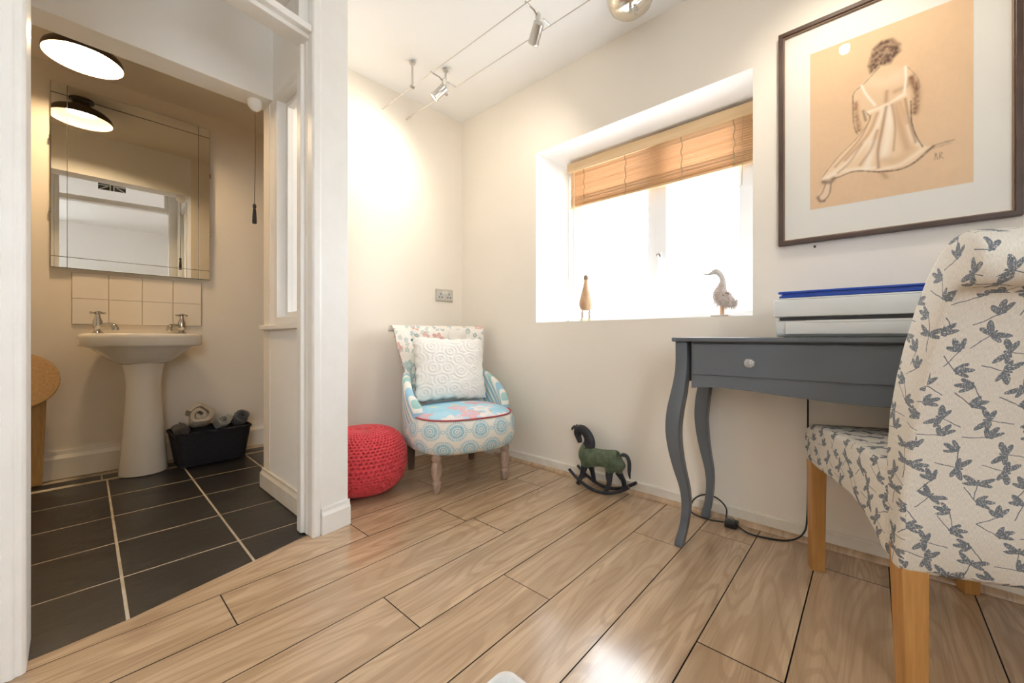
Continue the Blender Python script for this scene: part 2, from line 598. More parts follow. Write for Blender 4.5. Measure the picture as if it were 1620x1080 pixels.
# internal window in the partition
w2 = struct(thing('window_2', 'tall internal window beside the doorway', None))
def rect_frame(axis, a0, a1, u0, u1, z0, z1, w, name, mat, parent, wb=None):
    wb = wb or w
    return hole_wall(axis, a0, a1, (u0, u1, z0, z1), (u0 + w, u1 - w, z0 + wb, z1 - w), (u0 + w, u1 - w, z0 + wb, z1 - w)).build(name, [mat, mat], parent, smooth=0, bevel=.002)
rect_frame('x', .684, .805, 1.802, 2.233, .864, 2.013, .034, 'frame', 'gloss', w2)
rect_frame('x', .725, .755, 1.837, 2.198, .899, 1.978, .026, 'sash', 'gloss', w2)
MB().box(.738, .742, 1.863, 2.172, .925, 1.952).build('pane', 'pane', w2, smooth=0)
MB().box(.668, .84, 1.785, 2.425, .838, .862).build('sill', 'gloss', w2, smooth=0, bevel=.004)
lt = thing('casement_catch', 'small dark metal catch on the edge of the partition sill', 'catch', (.668, 1.79, .835))
MB().box(-.006, .004, -.012, .012, -.045, .028).build('plate', 'darkmetal', lt, smooth=0, bevel=.002)
MB().tube([(-.006, 0, -.01), (-.018, 0, -.012), (-.02, 0, -.03)], .004, 6).build('lever', 'darkmetal', lt)

# ------------------------------------------------------------------ main window and blind
w1 = struct(thing('window_1', 'white plastic casement window in the deep recess', None))
FX0, FX1 = 2.235, 2.295
rect_frame('x', FX0, FX1, .390, 1.508, .900, 1.928, .062, 'frame', 'upvc', w1, .05)
MB().box(FX0, FX1, .905, .955, .95, 1.866).build('mullion', 'upvc', w1, smooth=0, bevel=.003)
rect_frame('x', FX0 - .018, FX1 - .01, .425, .912, .925, 1.89, .064, 'opening_sash', 'upvc', w1)
rect_frame('x', FX0 + .012, FX1 - .012, .950, 1.450, .948, 1.87, .018, 'glazing_bead', 'upvc', w1)
MB().box(2.262, 2.268, .965, 1.436, .962, 1.855).build('pane', 'pane', w1, smooth=0)
MB().box(2.255, 2.261, .487, .850, .987, 1.828).build('pane', 'pane', w1, smooth=0)
hd = MB().box(2.203, 2.218, .872, .896, 1.20, 1.275).build('handle', 'upvc', w1, smooth=40, bevel=.004)
MB().tube([(2.203, .884, 1.255), (2.19, .884, 1.255), (2.186, .884, 1.245), (2.184, .884, 1.15), (2.186, .884, 1.13)], .0075, 8).build('lever', 'upvc', hd)
MB().tube([(2.2025, .884, 1.255), (2.186, .884, 1.255)], .010, 10).build('lock_boss', 'darkmetal', hd)

M['bamboo'] = varied('honey_bamboo', (.66, .43, .23), (.78, .54, .32), .5, scale=40, stretch=(1, .05, 1))
M['bamboolight'] = varied('pale_bamboo', (.66, .46, .25), (.74, .54, .32), .45, scale=30, stretch=(1, .05, 1))
bl = thing('venetian_blind', 'half raised bamboo venetian blind hanging in the window recess', 'blind', (2.19, .95, 1.63))
YB0, YB1 = -.538, .518
MB().box(-.028, .022, YB0, YB1, .245, .282).build('headrail', 'bamboolight', bl, smooth=0, bevel=.003)
MB().box(-.034, -.028, YB0, YB1, .228, .287).build('pelmet', 'bamboolight', bl, smooth=0, bevel=.002)
sl = MB().prism([(-.0125, -.001), (0, .0012), (.0125, -.001), (.0125, .0005), (0, .0027), (-.0125, .0005)], YB0 + .01, YB1 - .012, lambda p, a: (p[0], a, p[1])).mesh('slat', smooth=0)
for i in range(19):
    z = .226 - i * .0125 if i < 13 else .226 - 13 * .0125 - (i - 13) * .0085
    o = link('slat', sl, 'bamboo', bl, (-.004 + random.uniform(-.0015, .0015), random.uniform(-.002, .002), z))
    o.rotation_euler = (0, R(36 + random.uniform(-3, 3)), 0)
MB().box(-.016, .010, YB0 + .01, YB1 - .012, .002, .012).build('bottom_rail', 'bamboo', bl, smooth=0, bevel=.002)
cord = newmat('olive_ladder_cord', (.34, .27, .16), .8)[0]
for yy in (.40, .12, -.20, -.45):
    pts = [(-.021 + .003 * math.sin(i * 2.1 + yy * 9), yy + .004 * math.sin(i * 1.3), .24 - .235 * i / 16) for i in range(17)]
    MB().tube(pts, .0022, 5).build('ladder_cord', cord, bl)
MB().tube([(-.04, .46, .25), (-.04, .462, -.12), (-.041, .466, -.56)], .0036, 6).build('tilt_wand', 'bamboolight', bl)
MB().tube([(-.034, -.49, .23), (-.036, -.488, .0), (-.03, -.485, -.10)], .0014, 5).build('lift_cord', cord, bl)

# outside: two overhead lines and a shrub
for nm, (p, q), lab in (('street_cable', ((9, 9.0, 3.66), (9, -4.0, 4.02)), 'thin grey overhead street cable seen through the window panes'),):
    pts = [(p[0] + (q[0] - p[0]) * t, p[1] + (q[1] - p[1]) * t, p[2] + (q[2] - p[2]) * t) for t in np.linspace(0, 1, 12)]
    tag(MB().tube(pts, .040, 6).build(nm, newmat('grey_cable', (.28, .29, .31), .8)[0]), lab, 'cable')
sh = thing('shrub', 'pale leafy shrub outside the left window pane', 'shrub', (9.0, 5.35, -.5))
rs = np.random.RandomState(3)
bb = MB(); tw = MB()
for i in range(10):
    a = rs.uniform(0, 6.28); r = rs.uniform(.1, .38)
    top = (r * math.cos(a), r * math.sin(a), rs.uniform(1.9, 3.0))
    tw.tube([(0, 0, 0), (top[0] * .3, top[1] * .3, top[2] * .5), top], [.03, .018, .006], 5)
for i in range(700):
    a = rs.uniform(0, 6.28); z = rs.uniform(.9, 3.1); r = rs.uniform(0, .55) * (1.1 - .25 * z / 2)
    c = Vector((r * math.cos(a), r * math.sin(a), z))
    u = Vector(rs.normal(size=3)).normalized(); w = u.cross(Vector(rs.normal(size=3))).normalized(); L = rs.uniform(.05, .09)
    bb.add([c - u * L, c + w * L * .4, c + u * L, c - w * L * .4], [(0, 1, 2, 3)])
tag(bb.build('foliage', newmat('sage_leaf', (.42, .55, .34), .6)[0], sh, smooth=0), kind='stuff')
tw.build('stems', newmat('bark', (.30, .24, .18), .9)[0], sh)


# ------------------------------------------------------------------ washroom: mirror, splash tiles, basin, lamp, cord, stool, basket
mi = thing('wall_mirror', 'large rectangular frameless mirror hanging above the washbasin', 'mirror', (.28, 3.40, 1.713))
MB().box(-.36, .36, 0, .014, -.52, .52).build('backing', 'mirroredge', mi, smooth=0)
def mstrip(x0, x1, z0, z1):
    MB().box(x0 + .0012, x1 - .0012, -.006, -.0002, z0 + .0012, z1 - .0012).build('mirror_panel', 'mirror', mi, smooth=0, bevel=.0011, seg=1)
bx = [-.36, -.298, .298, .36]; bz = [-.52, -.458, .458, .52]
for i in range(3):
    for j in range(3):
        mstrip(bx[i], bx[i + 1], bz[j], bz[j + 1])
for sx in (-.361, .361):
    for z in (-.2, .2):
        MB().box(sx - .004, sx + .004, -.008, .016, z - .014, z + .014).build('clip', 'chrome', mi, smooth=0, bevel=.001)

M['glaze'] = varied('cream_wall_tile_glaze', (.80, .74, .65), (.82, .76, .67), .12, scale=3)
sp = thing('tile_splashback', 'splashback of eight square cream tiles above the basin', 'splashback', (.0, 3.42, .874))
MB().box(-.002, .598, -.004, -.0005, -.001, .30).build('grout_bed', 'grout', sp, smooth=0)
tl = MB().box(.0012, .1475, -.009, -.003, .0012, .1485).mesh('tile', smooth=0, bevel=.0016, seg=2)
for i in range(4):
    for j in range(2):
        link('tile', tl, 'glaze', sp, (i * .1492, 0, j * .1495))

ba = thing('washbasin', 'ivory pedestal washbasin with two chrome cross head taps', 'washbasin', (.288, 3.405, 0))
def basin_ring(a, bfront, z, n=56, back=0.0, e=3.2):
    out = []
    for i in range(n):
        t = 2 * math.pi * i / n
        c, s_ = math.cos(t), math.sin(t)
        x = a * math.copysign(abs(c) ** (2 / e), c)
        y = math.copysign(abs(s_) ** (2 / e), s_)
        yc = -(bfront + back) / 2; h = (bfront - back) / 2
        yy = yc + h * y
        if y < 0:
            yy += (1 - (x / a) ** 2) * -.028 * (1 if bfront > .3 else .4)
        out.append((x, yy, z))
    return out
rings = [(.062, .21, .655, .10), (.095, .25, .640, .06), (.130, .285, .655, .03), (.165, .310, .685, .01), (.195, .33, .715, .005), (.222, .352, .738, .0), (.245, .362, .746, .0), (.264, .368, .750, 0), (.2675, .372, .757, 0),
         (.269, .375, .80, 0), (.267, .374, .814, 0), (.259, .369, .8195, .0), (.245, .360, .8205, .012), (.222, .340, .8175, .075), (.213, .330, .810, .088), (.195, .31, .775, .105), (.16, .28, .735, .125), (.10, .24, .712, .15), (.03, .205, .708, .17)]
bb = MB(); vs = []
for (a, f_, z, bk) in rings:
    vs += basin_ring(a, f_, z, back=bk)
n = 56
fs = [(j * n + i, j * n + (i + 1) % n, (j + 1) * n + (i + 1) % n, (j + 1) * n + i) for j in range(len(rings) - 1) for i in range(n)]
fs += [tuple(range(n)), tuple(range((len(rings) - 1) * n, len(rings) * n))]
bb.add(vs, fs)
bb.build('bowl', 'ceramic', ba, smooth=60)
prof = spline([(.110, 0), (.109, .03), (.103, .10), (.093, .25), (.083, .42), (.080, .52), (.088, .60), (.104, .668)], 30)
MB().lathe([(p[0], p[1]) for p in prof], 36, (0, -.185, 0), 1.0, .95).build('pedestal', 'ceramic', ba)
MB().lathe([(.018, 0), (.019, .003), (.012, .005), (.004, .004)], 20, (0, -.19, .708)).build('waste', 'chrome', ba)
def tap(x, sgn):
    t = MB().lathe([(.022, 0), (.022, .004), (.014, .012), (.012, .022), (.019, .032), (.021, .045), (.018, .056), (.019, .062), (.013, .075), (.010, .088), (.010, .094)], 18).build('tap', 'chrome', ba, (x, -.10, .8205))
    MB().tube(spline([(0, 0, .038), (sgn * .02, -.02, .044), (sgn * .045, -.042, .046), (sgn * .058, -.054, .036), (sgn * .061, -.057, .016)], 12), [.011, .010, .009, .009, .009, .009, .010, .011, .012, .013, .014, .014], 12).build('spout', 'chrome', t)
    h = MB()
    for a in (.4, .4 + math.pi / 2):
        d = Vector((math.cos(a), math.sin(a), 0))
        h.tube([d * -.031, d * -.026, d * -.02, d * -.006, d * .006, d * .02, d * .026, d * .031], [.004, .0065, .004, .005, .005, .004, .0065, .004], 8)
    h.lathe([(.009, -.012), (.009, .006), (.006, .010), (.002, .011)], 14)
    h.build('cross_handle', 'chrome', t, (0, 0, .104))
    t.scale = (1.14, 1.14, 1.14)
tap(-.188, 1); tap(.188, -1)
MB().tube(spline([(.188, -.115, .826), (.15, -.15, .824), (.10, -.21, .823), (.055, -.255, .822), (.05, -.262, .823)], 16), .0022, 6).build('plug_chain', 'steel', ba)

la = thing('ceiling_lamp', 'dark bronze dome ceiling lamp glowing white over the washroom', 'lamp', (.042, 2.98, 2.338))
op = [(.058, 0), (.058, -.014), (.046, -.018), (.043, -.030), (.047, -.042), (.066, -.053), (.096, -.064), (.124, -.079), (.141, -.098), (.147, -.116), (.148, -.130)]
MB().lathe(op + [(.1455, -.130), (.1445, -.116), (.138, -.099), (.121, -.082), (.094, -.068), (.06, -.060), (.03, -.057), (.001, -.056)], 48).build('shade', ['darkmetal'], la)
inner = [(.1452, -.1302), (.1438, -.1170), (.1370, -.1005), (.1200, -.0835), (.0930, -.0695), (.06, -.0615), (.03, -.0585), (.001, -.0575)]
k = len(inner) - 1
MB().grid(lambda u, v: (inner[round(v * k)][0] * math.cos(6.28318 * u), inner[round(v * k)][0] * math.sin(6.28318 * u), inner[round(v * k)][1] - .001), 48, k, cu=True).build('shade_lining', newmat('white_enamel', (.86, .82, .75), .35)[0], la)
M['bulbwarm'] = emit('warm_diffuser_glow', (1.0, .72, .42), 215)
MB().lathe([(.001, -.066), (.05, -.067), (.066, -.074), (.068, -.080), (.060, -.087), (.03, -.092), (.001, -.093)], 32).build('diffuser', M['bulbwarm'], la)

pc = thing('pull_cord', 'light pull cord with a dark tassel hanging from the beam', 'pull cord', (.632, 2.352, 2.012))
MB().lathe([(.0335, 0), (.034, -.008), (.033, -.022), (.027, -.036), (.018, -.046), (.010, -.050), (.008, -.054)], 24).build('ceiling_rose', 'white', pc)
MB().tube([(0, 0, -.052), (.0005, 0, -.3), (-.003, 0, -.53)], .0016, 6).build('cord', 'darkmetal', pc)
MB().lathe([(.004, 0), (.0085, -.008), (.0085, -.018), (.005, -.024), (.0075, -.030), (.010, -.07), (.0105, -.10), (.006, -.103)], 12).build('tassel', 'black', pc, (-.003, 0, -.528))

M['pine'] = varied('honey_stained_pine', (.42, .25, .09), (.54, .33, .13), .42, scale=14, bs=.05, stretch=(6, 6, .5))
st = thing('folding_stool', 'folded round wooden stool leaning on the washroom wall', 'stool', (-.192, 3.39, 0))
bb = MB()
bb.lathe([(.001, -.009), (.145, -.009), (.150, -.004), (.150, .006), (.147, .009), (.001, .009)], 48)
seat = bb.build('seat', 'pine', st, (0, -.085, .57))
seat.rotation_euler = (R(72), 0, R(4))
for x0, x1, y in ((.042, .096, -.048), (-.03, .034, -.045), (-.12, -.07, -.048)):
    MB().prism([(x0 - .012, 0), (x1 - .012, 0), (x1 + .008, .60), (x0 + .004, .60)], y - .009, y + .012, lambda p, a: (p[0], a + .03 * p[1] - .008, p[1])).build('leg', 'pine', st, smooth=0, bevel=.002)
MB().box(-.11, .05, -.054, -.034, .30, .335).build('stretcher', 'pine', st, smooth=0, bevel=.002)

# woven basket
def weave_box(w0, d0, w1, d1, h, t=.0):
    """Tapered open basket wall with an over-under weave in relief."""
    per = 120; rows = 26
    def fn(u, v):
        ww, dd = w0 + (w1 - w0) * v, d0 + (d1 - d0) * v
        s_ = (u * 4) % 4; k = int(s_); q = s_ - k
        cs = [(-1, -1), (1, -1), (1, 1), (-1, 1), (-1, -1)]
        x = (cs[k][0] + (cs[k + 1][0] - cs[k][0]) * q); y = (cs[k][1] + (cs[k + 1][1] - cs[k][1]) * q)
        rr = (abs(x) ** 8 + abs(y) ** 8) ** (-1 / 8)
        x, y = x * rr, y * rr
        rel = .0035 * math.sin(u * per / 2 * math.pi + (round(v * rows) % 2) * math.pi)
        nx, ny = (x, 0) if abs(x) > abs(y) else (0, y)
        return (x * ww / 2 + nx * rel, y * dd / 2 + ny * rel, .004 + h * v)
    bb = MB().grid(fn, per, rows, cu=True)
    bb.f.append(tuple(range(per))[::-1]); bb.mi.append(0)
    return bb
M['wicker'] = varied('black_wicker', (.006, .006, .010), (.014, .013, .020), .5, scale=60)
bk = thing('wicker_basket', 'black woven basket of rolled towels beside the basin pedestal', 'basket', (.608, 3.205, 0), R(1.5))
weave_box(.345, .20, .405, .25, .205).build('wall', 'wicker', bk, smooth=70)
bb = MB()
for r_ in range(3):
    def rimp(t, ph, r_=r_):
        x, y = math.cos(t), math.sin(t)
        rr = (abs(x) ** 8 + abs(y) ** 8) ** (-1 / 8)
        w = .004 * math.sin(40 * t + ph)
        return (x * rr * (.2025 + w), y * rr * (.125 + w), .209 + .005 * math.cos(40 * t + ph))
    bb.tube([rimp(t, r_ * 2.1) for t in np.linspace(0, 2 * math.pi, 160)], .0048, 5, caps=False)
bb.build('rim', 'wicker', bk)
MB().box(-.17, .17, -.10, .10, .004, .012).build('base', 'wicker', bk, smooth=0)

def towel_mat(name, c1, c2, sc=260):
    m, nt, b = newmat(name, c1, .95)
    x, y, z = sep(nt, coord(nt, 'UV'))
    k = ((x * sc).sin() * (y * sc).sin())
    lnk(nt, mixc(nt, k * .5 + .5, c2, c1), b.inputs['Base Color'])
    bump(nt, b, k, .7, .003)
    b.inputs['Sheen Weight'].default_value = .3
    return m


def towel(name, label, p0, p1, rad, turns, mat, squash=1.0, seed=0, flare=0.0):
    """A towel rolled up: a spiral sheet swept from p0 (open end) to p1, on its own axis, with a little wobble."""
    rs_ = np.random.RandomState(seed)
    p0, p1 = Vector(p0), Vector(p1)
    ax = (p1 - p0); L = ax.length; ax.normalize()
    u = ax.cross(Vector((0, 0, 1))).normalized(); w = u.cross(ax)
    nt_ = int(turns * 26)
    ph = rs_.uniform(0, 6.28)
    def sec(i, off):
        t = i / nt_
        r = rad * (.16 + .84 * t) + off
        a = t * turns * 2 * math.pi + ph
        wob = 1 + .07 * math.sin(3 * a + ph) + .04 * math.sin(5 * a)
        return r * wob * math.cos(a), r * wob * math.sin(a) * squash
    th = rad * .84 / turns * .40
    path = [sec(i, th) for i in range(nt_ + 1)] + [sec(i, -th) for i in range(nt_, -1, -1)]
    n = len(path); m_ = 8
    bb = MB()
    vs = []
    for j in range(m_ + 1):
        q = j / m_
        e = 1 - .10 * (abs(q - .5) * 2) ** 6 + flare * (1 - q)
        cen = p0 + ax * L * q
        for k_, (a, c) in enumerate(path):
            v = cen + (u * a + w * c) * e
            if j in (0, m_):
                v += ax * (.010 * math.sin(k_ * .21 + seed)) * (1 if j else -1)
            vs.append(v)
    fs = [(j * n + i, j * n + (i + 1) % n, (j + 1) * n + (i + 1) % n, (j + 1) * n + i) for j in range(m_) for i in range(n)]
    half_ = n // 2
    for j in (0, m_):
        o_ = j * n
        fs += [(o_ + i, o_ + i + 1, o_ + n - 2 - i, o_ + n - 1 - i) for i in range(half_ - 1)]
    bb.add(vs, fs)
    me = bb.mesh(name, smooth=60)
    Lr = me.uv_layers.new(name='uv')
    for p in me.polygons:
        for li in p.loop_indices:
            vi = me.loops[li].vertex_index
            k_ = vi % n; k_ = min(k_, n - 1 - k_)
            Lr.data[li].uv = ((vi // n) / m_ * L, k_ / nt_ * turns * math.pi * rad * 1.2)
    return tag(link(name, me, mat), label, 'towel', 'towels in the wicker basket')


towel('towel', 'cream knitted towel rolled up, largest in the basket', (.540, 3.12, .318), (.552, 3.25, .262), .070, 2.0, towel_mat('cream_knit_towelling', (.72, .63, .49), (.46, .38, .27), 420), .95, 1, .0)
towel('towel', 'pale grey crumpled towel rolled up in the middle of the basket', (.664, 3.12, .268), (.668, 3.26, .215), .045, 2.2, towel_mat('pale_grey_towelling', (.50, .48, .42), (.34, .33, .29)), .85, 4, .0)
towel('towel', 'charcoal towel rolled up at the right end of the basket', (.765, 3.13, .272), (.764, 3.26, .228), .048, 2.4, towel_mat('charcoal_towelling', (.10, .10, .105), (.05, .05, .055)), .9, 6, .0)
towel('towel', 'brown ribbed towel rolled up at the left end of the basket', (.448, 3.11, .222), (.448, 3.27, .225), .038, 2.2, towel_mat('brown_ribbed_towelling', (.15, .125, .105), (.05, .04, .035), 500), .9, 9, .0)

# ------------------------------------------------------------------ wall socket
so = thing('power_socket', 'brushed steel double power socket on the alcove wall', 'socket', (1.787, 2.271, 1.097), R(-2.8))
MB().box(-.073, .073, -.008, .0, -.043, .043).build('plate', 'steel', so, smooth=0, bevel=.004)
for x in (-.036, .036):
    ins = MB().box(x - .026, x + .026, -.0095, -.006, -.030, .022).build('insert', newmat('grey_socket_insert', (.55, .55, .53), .4)[0], so, smooth=0, bevel=.001)
    for (a, c, w, h_) in ((x, .008, .003, .007), (x - .011, -.014, .005, .004), (x + .011, -.014, .005, .004)):
        MB().box(a - w, a + w, -.0100, -.009, c - h_, c + h_).build('slot', 'black', ins, smooth=0)
for x in (-.012, .012):
    MB().box(x - .008, x + .008, -.012, -.006, .010, .032).build('rocker_switch', newmat('ivory_switch', (.78, .76, .70), .35)[0], so, smooth=0, bevel=.0015)


# ------------------------------------------------------------------ printed fabrics
def weave_bump(nt, b, x, y, f=2600, s=.25):
    bump(nt, b, (x * f).sin() * (y * f).sin() + noise(nt, comb(nt, x, y, 0), 900, 1), s, .0008)


def ell(x, y, cx, cy, a, b_, ang):
    c, s_ = math.cos(ang), math.sin(ang)
    dx, dy = x - cx, y - cy
    p = (dx * c + dy * s_) / a
    q = (dy * c - dx * s_) / b_
    return (p * p + q * q).lt(1.0)


def dragonfly_fabric():
    m, nt, b = newmat('dragonfly_print_linen', (.74, .69, .60), .9)
    x, y, _ = sep(nt, coord(nt, 'UV'))
    wob = noise(nt, comb(nt, x, y, 0), 60, 2, .5) - .5
    mask = None
    for k, (S, ox, oy, base) in enumerate(((.076, .0, .0, .9), (.076, .038, .033, -.75))):
        gx, gy = (x + ox) / S, (y + oy) / (S * .92)
        row = gy.floor()
        gx = gx + row.mod(2.0) * .5
        cxi = gx.floor()
        rnd = white(nt, cxi, row, k * 3.1)
        ang = base + (rnd - .5) * 1.5 + (rnd * 7.0).floor().mod(2.0) * 1.3
        px, py = gx.fract() - .5, gy.fract() - .5
        ca, sa = ang.cos(), ang.sin()
        u = px * ca + py * sa + wob * .07
        v = py * ca - px * sa + wob * .05
        au = u.abs()
        one = rnd.gt(.42)
        sd_ = au * (1.0 - one) + u * one
        w = ell(sd_, v, .170, .120, .210, .074, .60)
        w = w.max(ell(sd_, v, .150, .000, .175, .062, -.12))
        w = w.max(ell(sd_, v, .085, .200, .170, .060, 1.15) * one)
        vein = noise(nt, comb(nt, u * 1.0, v * 1.0, rnd), 34, 2, .6).ss(.36, .42)
        w = w * vein
        body = au.lt(.0125) * v.lt(.10) * v.gt(-.50)
        head = ell(u, v, 0, .12, .030, .035, 0)
        mk = w.max(body).max(head)
        mask = mk if mask is None else mask.max(mk)
    fib = noise(nt, comb(nt, x * 1.0, y * .08, 0), 1500, 2, .6)
    bg = mixc(nt, fib.ss(.35, .65), (.66, .62, .55), (.82, .785, .72))
    ink = mixc(nt, fib.ss(.3, .7), (.055, .080, .115), (.16, .20, .25))
    lnk(nt, mixc(nt, mask * .90, bg, ink), b.inputs['Base Color'])
    weave_bump(nt, b, x, y)
    return m


def rosette_fabric():
    m, nt, b = newmat('blue_rosette_cotton', (.8, .8, .75), .9)
    x, y, _ = sep(nt, coord(nt, 'UV'))
    S = .116
    gx, gy = x / S, y / (S * .80)
    row = gy.floor()
    gx = gx + row.mod(2.0) * .5
    px, py = gx.fract() - .5, (gy.fract() - .5) * .80
    r = (px * px + py * py).sqrt()
    th = py.atan2(px)
    rays = (th * 30.0).sin().gt(-.25)
    blue = r.gt(.315) * r.lt(.415) * rays
    blue = blue.max(r.gt(.17) * r.lt(.285))
    blue = blue.max(r.lt(.145) * (1.0 - (r.gt(.05) * r.lt(.085))))
    qx = (gx + .5).fract() - .5
    qr = (qx * qx + py * py).sqrt()
    blue = blue.max(qr.gt(.05) * qr.lt(.085))
    wear = noise(nt, comb(nt, x, y, 0), 90, 3, .6)
    tone = mixc(nt, wear.ss(.3, .7), (.21, .45, .56), (.42, .64, .70))
    lnk(nt, mixc(nt, blue * .88, (.79, .76, .69), tone), b.inputs['Base Color'])
    weave_bump(nt, b, x, y)
    return m


def floral_fabric(name, bg1, bg2, pal, scale, keep, leafkeep=.35):
    m, nt, b = newmat(name, bg1, .9)
    x, y, _ = sep(nt, coord(nt, 'UV'))
    wx = noise(nt, comb(nt, x, y, 2), 45, 2) - .5
    wy = noise(nt, comb(nt, x, y, 9), 45, 2) - .5
    bgc = mixc(nt, noise(nt, comb(nt, x, y, 0), 12, 3).ss(.35, .65), bg1, bg2)
    c = bgc
    for k, (sc, thr, cols, rad) in enumerate(((scale * 1.9, leafkeep, pal[3:], .40), (scale, keep, pal[:3], .46))):
        vec = comb(nt, x + wx * .016, y + wy * .016, 0)
        vn = nt.nodes.new('ShaderNodeTexVoronoi')
        vn.voronoi_dimensions = '2D'
        nt.links.new(vec, vn.inputs['Vector'])
        vn.inputs['Scale'].default_value = sc
        vn.inputs['Randomness'].default_value = .8
        d = Q(nt, vn.outputs['Distance'])
        cr, cg, cb = sep(nt, vn.outputs['Color'])
        pX, pY, _z = sep(nt, vn.outputs['Position'])
        th = (y - pY).atan2(x - pX)
        petal = 1.0 + (th * 5.0 + cr * 6.0).sin() * .22
        on = (d / petal).lt(rad) * cr.lt(thr)
        shade = noise(nt, vec, 220, 3, .7)
        cc = mixc(nt, cg.gt(.36), cols[0], cols[1])
        cc = mixc(nt, cg.gt(.70), cc, cols[2])
        cc = mixc(nt, shade.ss(.35, .62) * .6, cc, (.86, .82, .78))
        ring = ((d / petal) * 15.0).sin().gt(.55)
        cc = mixc(nt, ring * .45, cc, bgc)
        c = mixc(nt, on * .9, c, cc)
    lnk(nt, c, b.inputs['Base Color'])
    weave_bump(nt, b, x, y)
    return m


def stripe_fabric():
    m, nt, b = newmat('blue_white_striped_cotton', (.8, .8, .8), .9)
    x, y, _ = sep(nt, coord(nt, 'UV'))
    s_ = (x / .062).fract()
    teal = s_.lt(.24)
    blue = s_.gt(.42) * s_.lt(.72)
    c = mixc(nt, teal * .9, (.80, .78, .72), (.30, .55, .52))
    c = mixc(nt, blue * .9, c, (.27, .53, .70))
    lnk(nt, c, b.inputs['Base Color'])
    weave_bump(nt, b, x, y)
    return m


M['rosette'] = rosette_fabric()
M['floralwhite'] = floral_fabric('white_floral_cotton', (.80, .77, .71), (.84, .81, .76), [(.52, .12, .10), (.62, .24, .22), (.20, .42, .42), (.06, .25, .28), (.16, .34, .42), (.30, .40, .34)], 15, .34, .34)
M['floralblue'] = floral_fabric('sky_blue_floral_cotton', (.36, .62, .76), (.42, .68, .80), [(.82, .74, .72), (.70, .22, .30), (.78, .48, .52), (.30, .46, .40), (.62, .66, .40), (.72, .52, .58)], 9, .62, .25)
M['stripe'] = stripe_fabric()
M['dragonfly'] = dragonfly_fabric()

# ------------------------------------------------------------------ armchair
M['limed'] = varied('limed_turned_wood', (.30, .20, .145), (.42, .31, .24), .6, scale=30, bs=.1, stretch=(3, 3, .6))
ac = thing('armchair', 'low armchair in patchwork blue, floral and striped fabric in the alcove corner', 'armchair', (1.508, 1.802, 0), R(-17))
lp = [(.013, 0), (.017, .003), (.018, .018), (.0225, .045), (.0245, .055), (.019, .062), (.0195, .068), (.027, .10), (.0285, .125), (.024, .152), (.0195, .162), (.026, .172), (.0275, .182), (.022, .192), (.022, .215)]
lm = MB().lathe(lp, 20).mesh('leg', smooth=50)
for x, y in ((-.2, -.215), (.2, -.215)):
    link('leg', lm, 'limed', ac, (x, y, 0))
rl = MB().lathe([(.017, 0), (.019, .01), (.022, .08), (.027, .16), (.030, .21)], 12).mesh('leg', smooth=50)
for x in (-.2, .2):
    o = link('leg', rl, varied('dark_leg_wood', (.11, .07, .05), (.16, .10, .07), .6), ac, (x, .225, 0))


def sgn_pow(c, p):
    return math.copysign(abs(c) ** p, c)


def seat_ring(z, a, bf, bb_, n=64):
    out = []
    for i in range(n):
        t = 2 * math.pi * i / n
        c, s_ = math.cos(t), math.sin(t)
        x = a * sgn_pow(c, 2 / 2.9)
        y = (bf if s_ < 0 else bb_) * sgn_pow(s_, 2 / 2.5)
        out.append((x, y - .03, z))
    return out


def loft(rings_, cap0=True, cap1=True):
    n = len(rings_[0])
    bb = MB()
    bb.v = [p for r in rings_ for p in r]
    bb.f = [(j * n + i, j * n + (i + 1) % n, (j + 1) * n + (i + 1) % n, (j + 1) * n + i) for j in range(len(rings_) - 1) for i in range(n)]
    if cap0: bb.f.append(tuple(range(n))[::-1])
    if cap1: bb.f.append(tuple(range((len(rings_) - 1) * n, len(rings_) * n)))
    bb.mi = [0] * len(bb.f)
    return bb


def uv_wrap(o, fn):
    me = o.data
    L_ = me.uv_layers.new(name='uv') if not me.uv_layers else me.uv_layers[0]
    for p in me.polygons:
        us = [fn(me.vertices[me.loops[li].vertex_index].co) for li in p.loop_indices]
        mx = max(u[0] for u in us); mn = min(u[0] for u in us)
        for li, u in zip(p.loop_indices, us):
            L_.data[li].uv = (u[0] + (1.7 if mx - mn > .8 and u[0] < 0 else 0), u[1])


A_, BF, BB = .292, .283, .27
sd = loft([seat_ring(z, A_ + d, BF + d, BB + d) for z, d in ((.200, -.06), (.199, -.028), (.206, -.008), (.225, .004), (.26, .010), (.30, .011), (.335, .007), (.362, -.002), (.376, -.014))]).build('seat_side', 'rosette', ac, smooth=60)
uv_wrap(sd, lambda c: (math.atan2(c.x, -(c.y + .03)) * .27, c.z))
top = loft([seat_ring(z, A_ + d, BF + d, BB + d) for z, d in ((.370, -.012), (.380, -.014), (.392, -.035), (.402, -.075), (.410, -.13), (.414, -.19), (.415, -.25))]).build('seat_cushion', 'floralblue', ac, smooth=60, uv=True)
pip = [(p[0], p[1], .378) for p in seat_ring(0, A_ - .009, BF - .009, BB - .009, 96)]
MB().tube(pip + [pip[0]], .0042, 6, caps=False).build('piping', newmat('crimson_piping', (.42, .07, .07), .8)[0], sd)

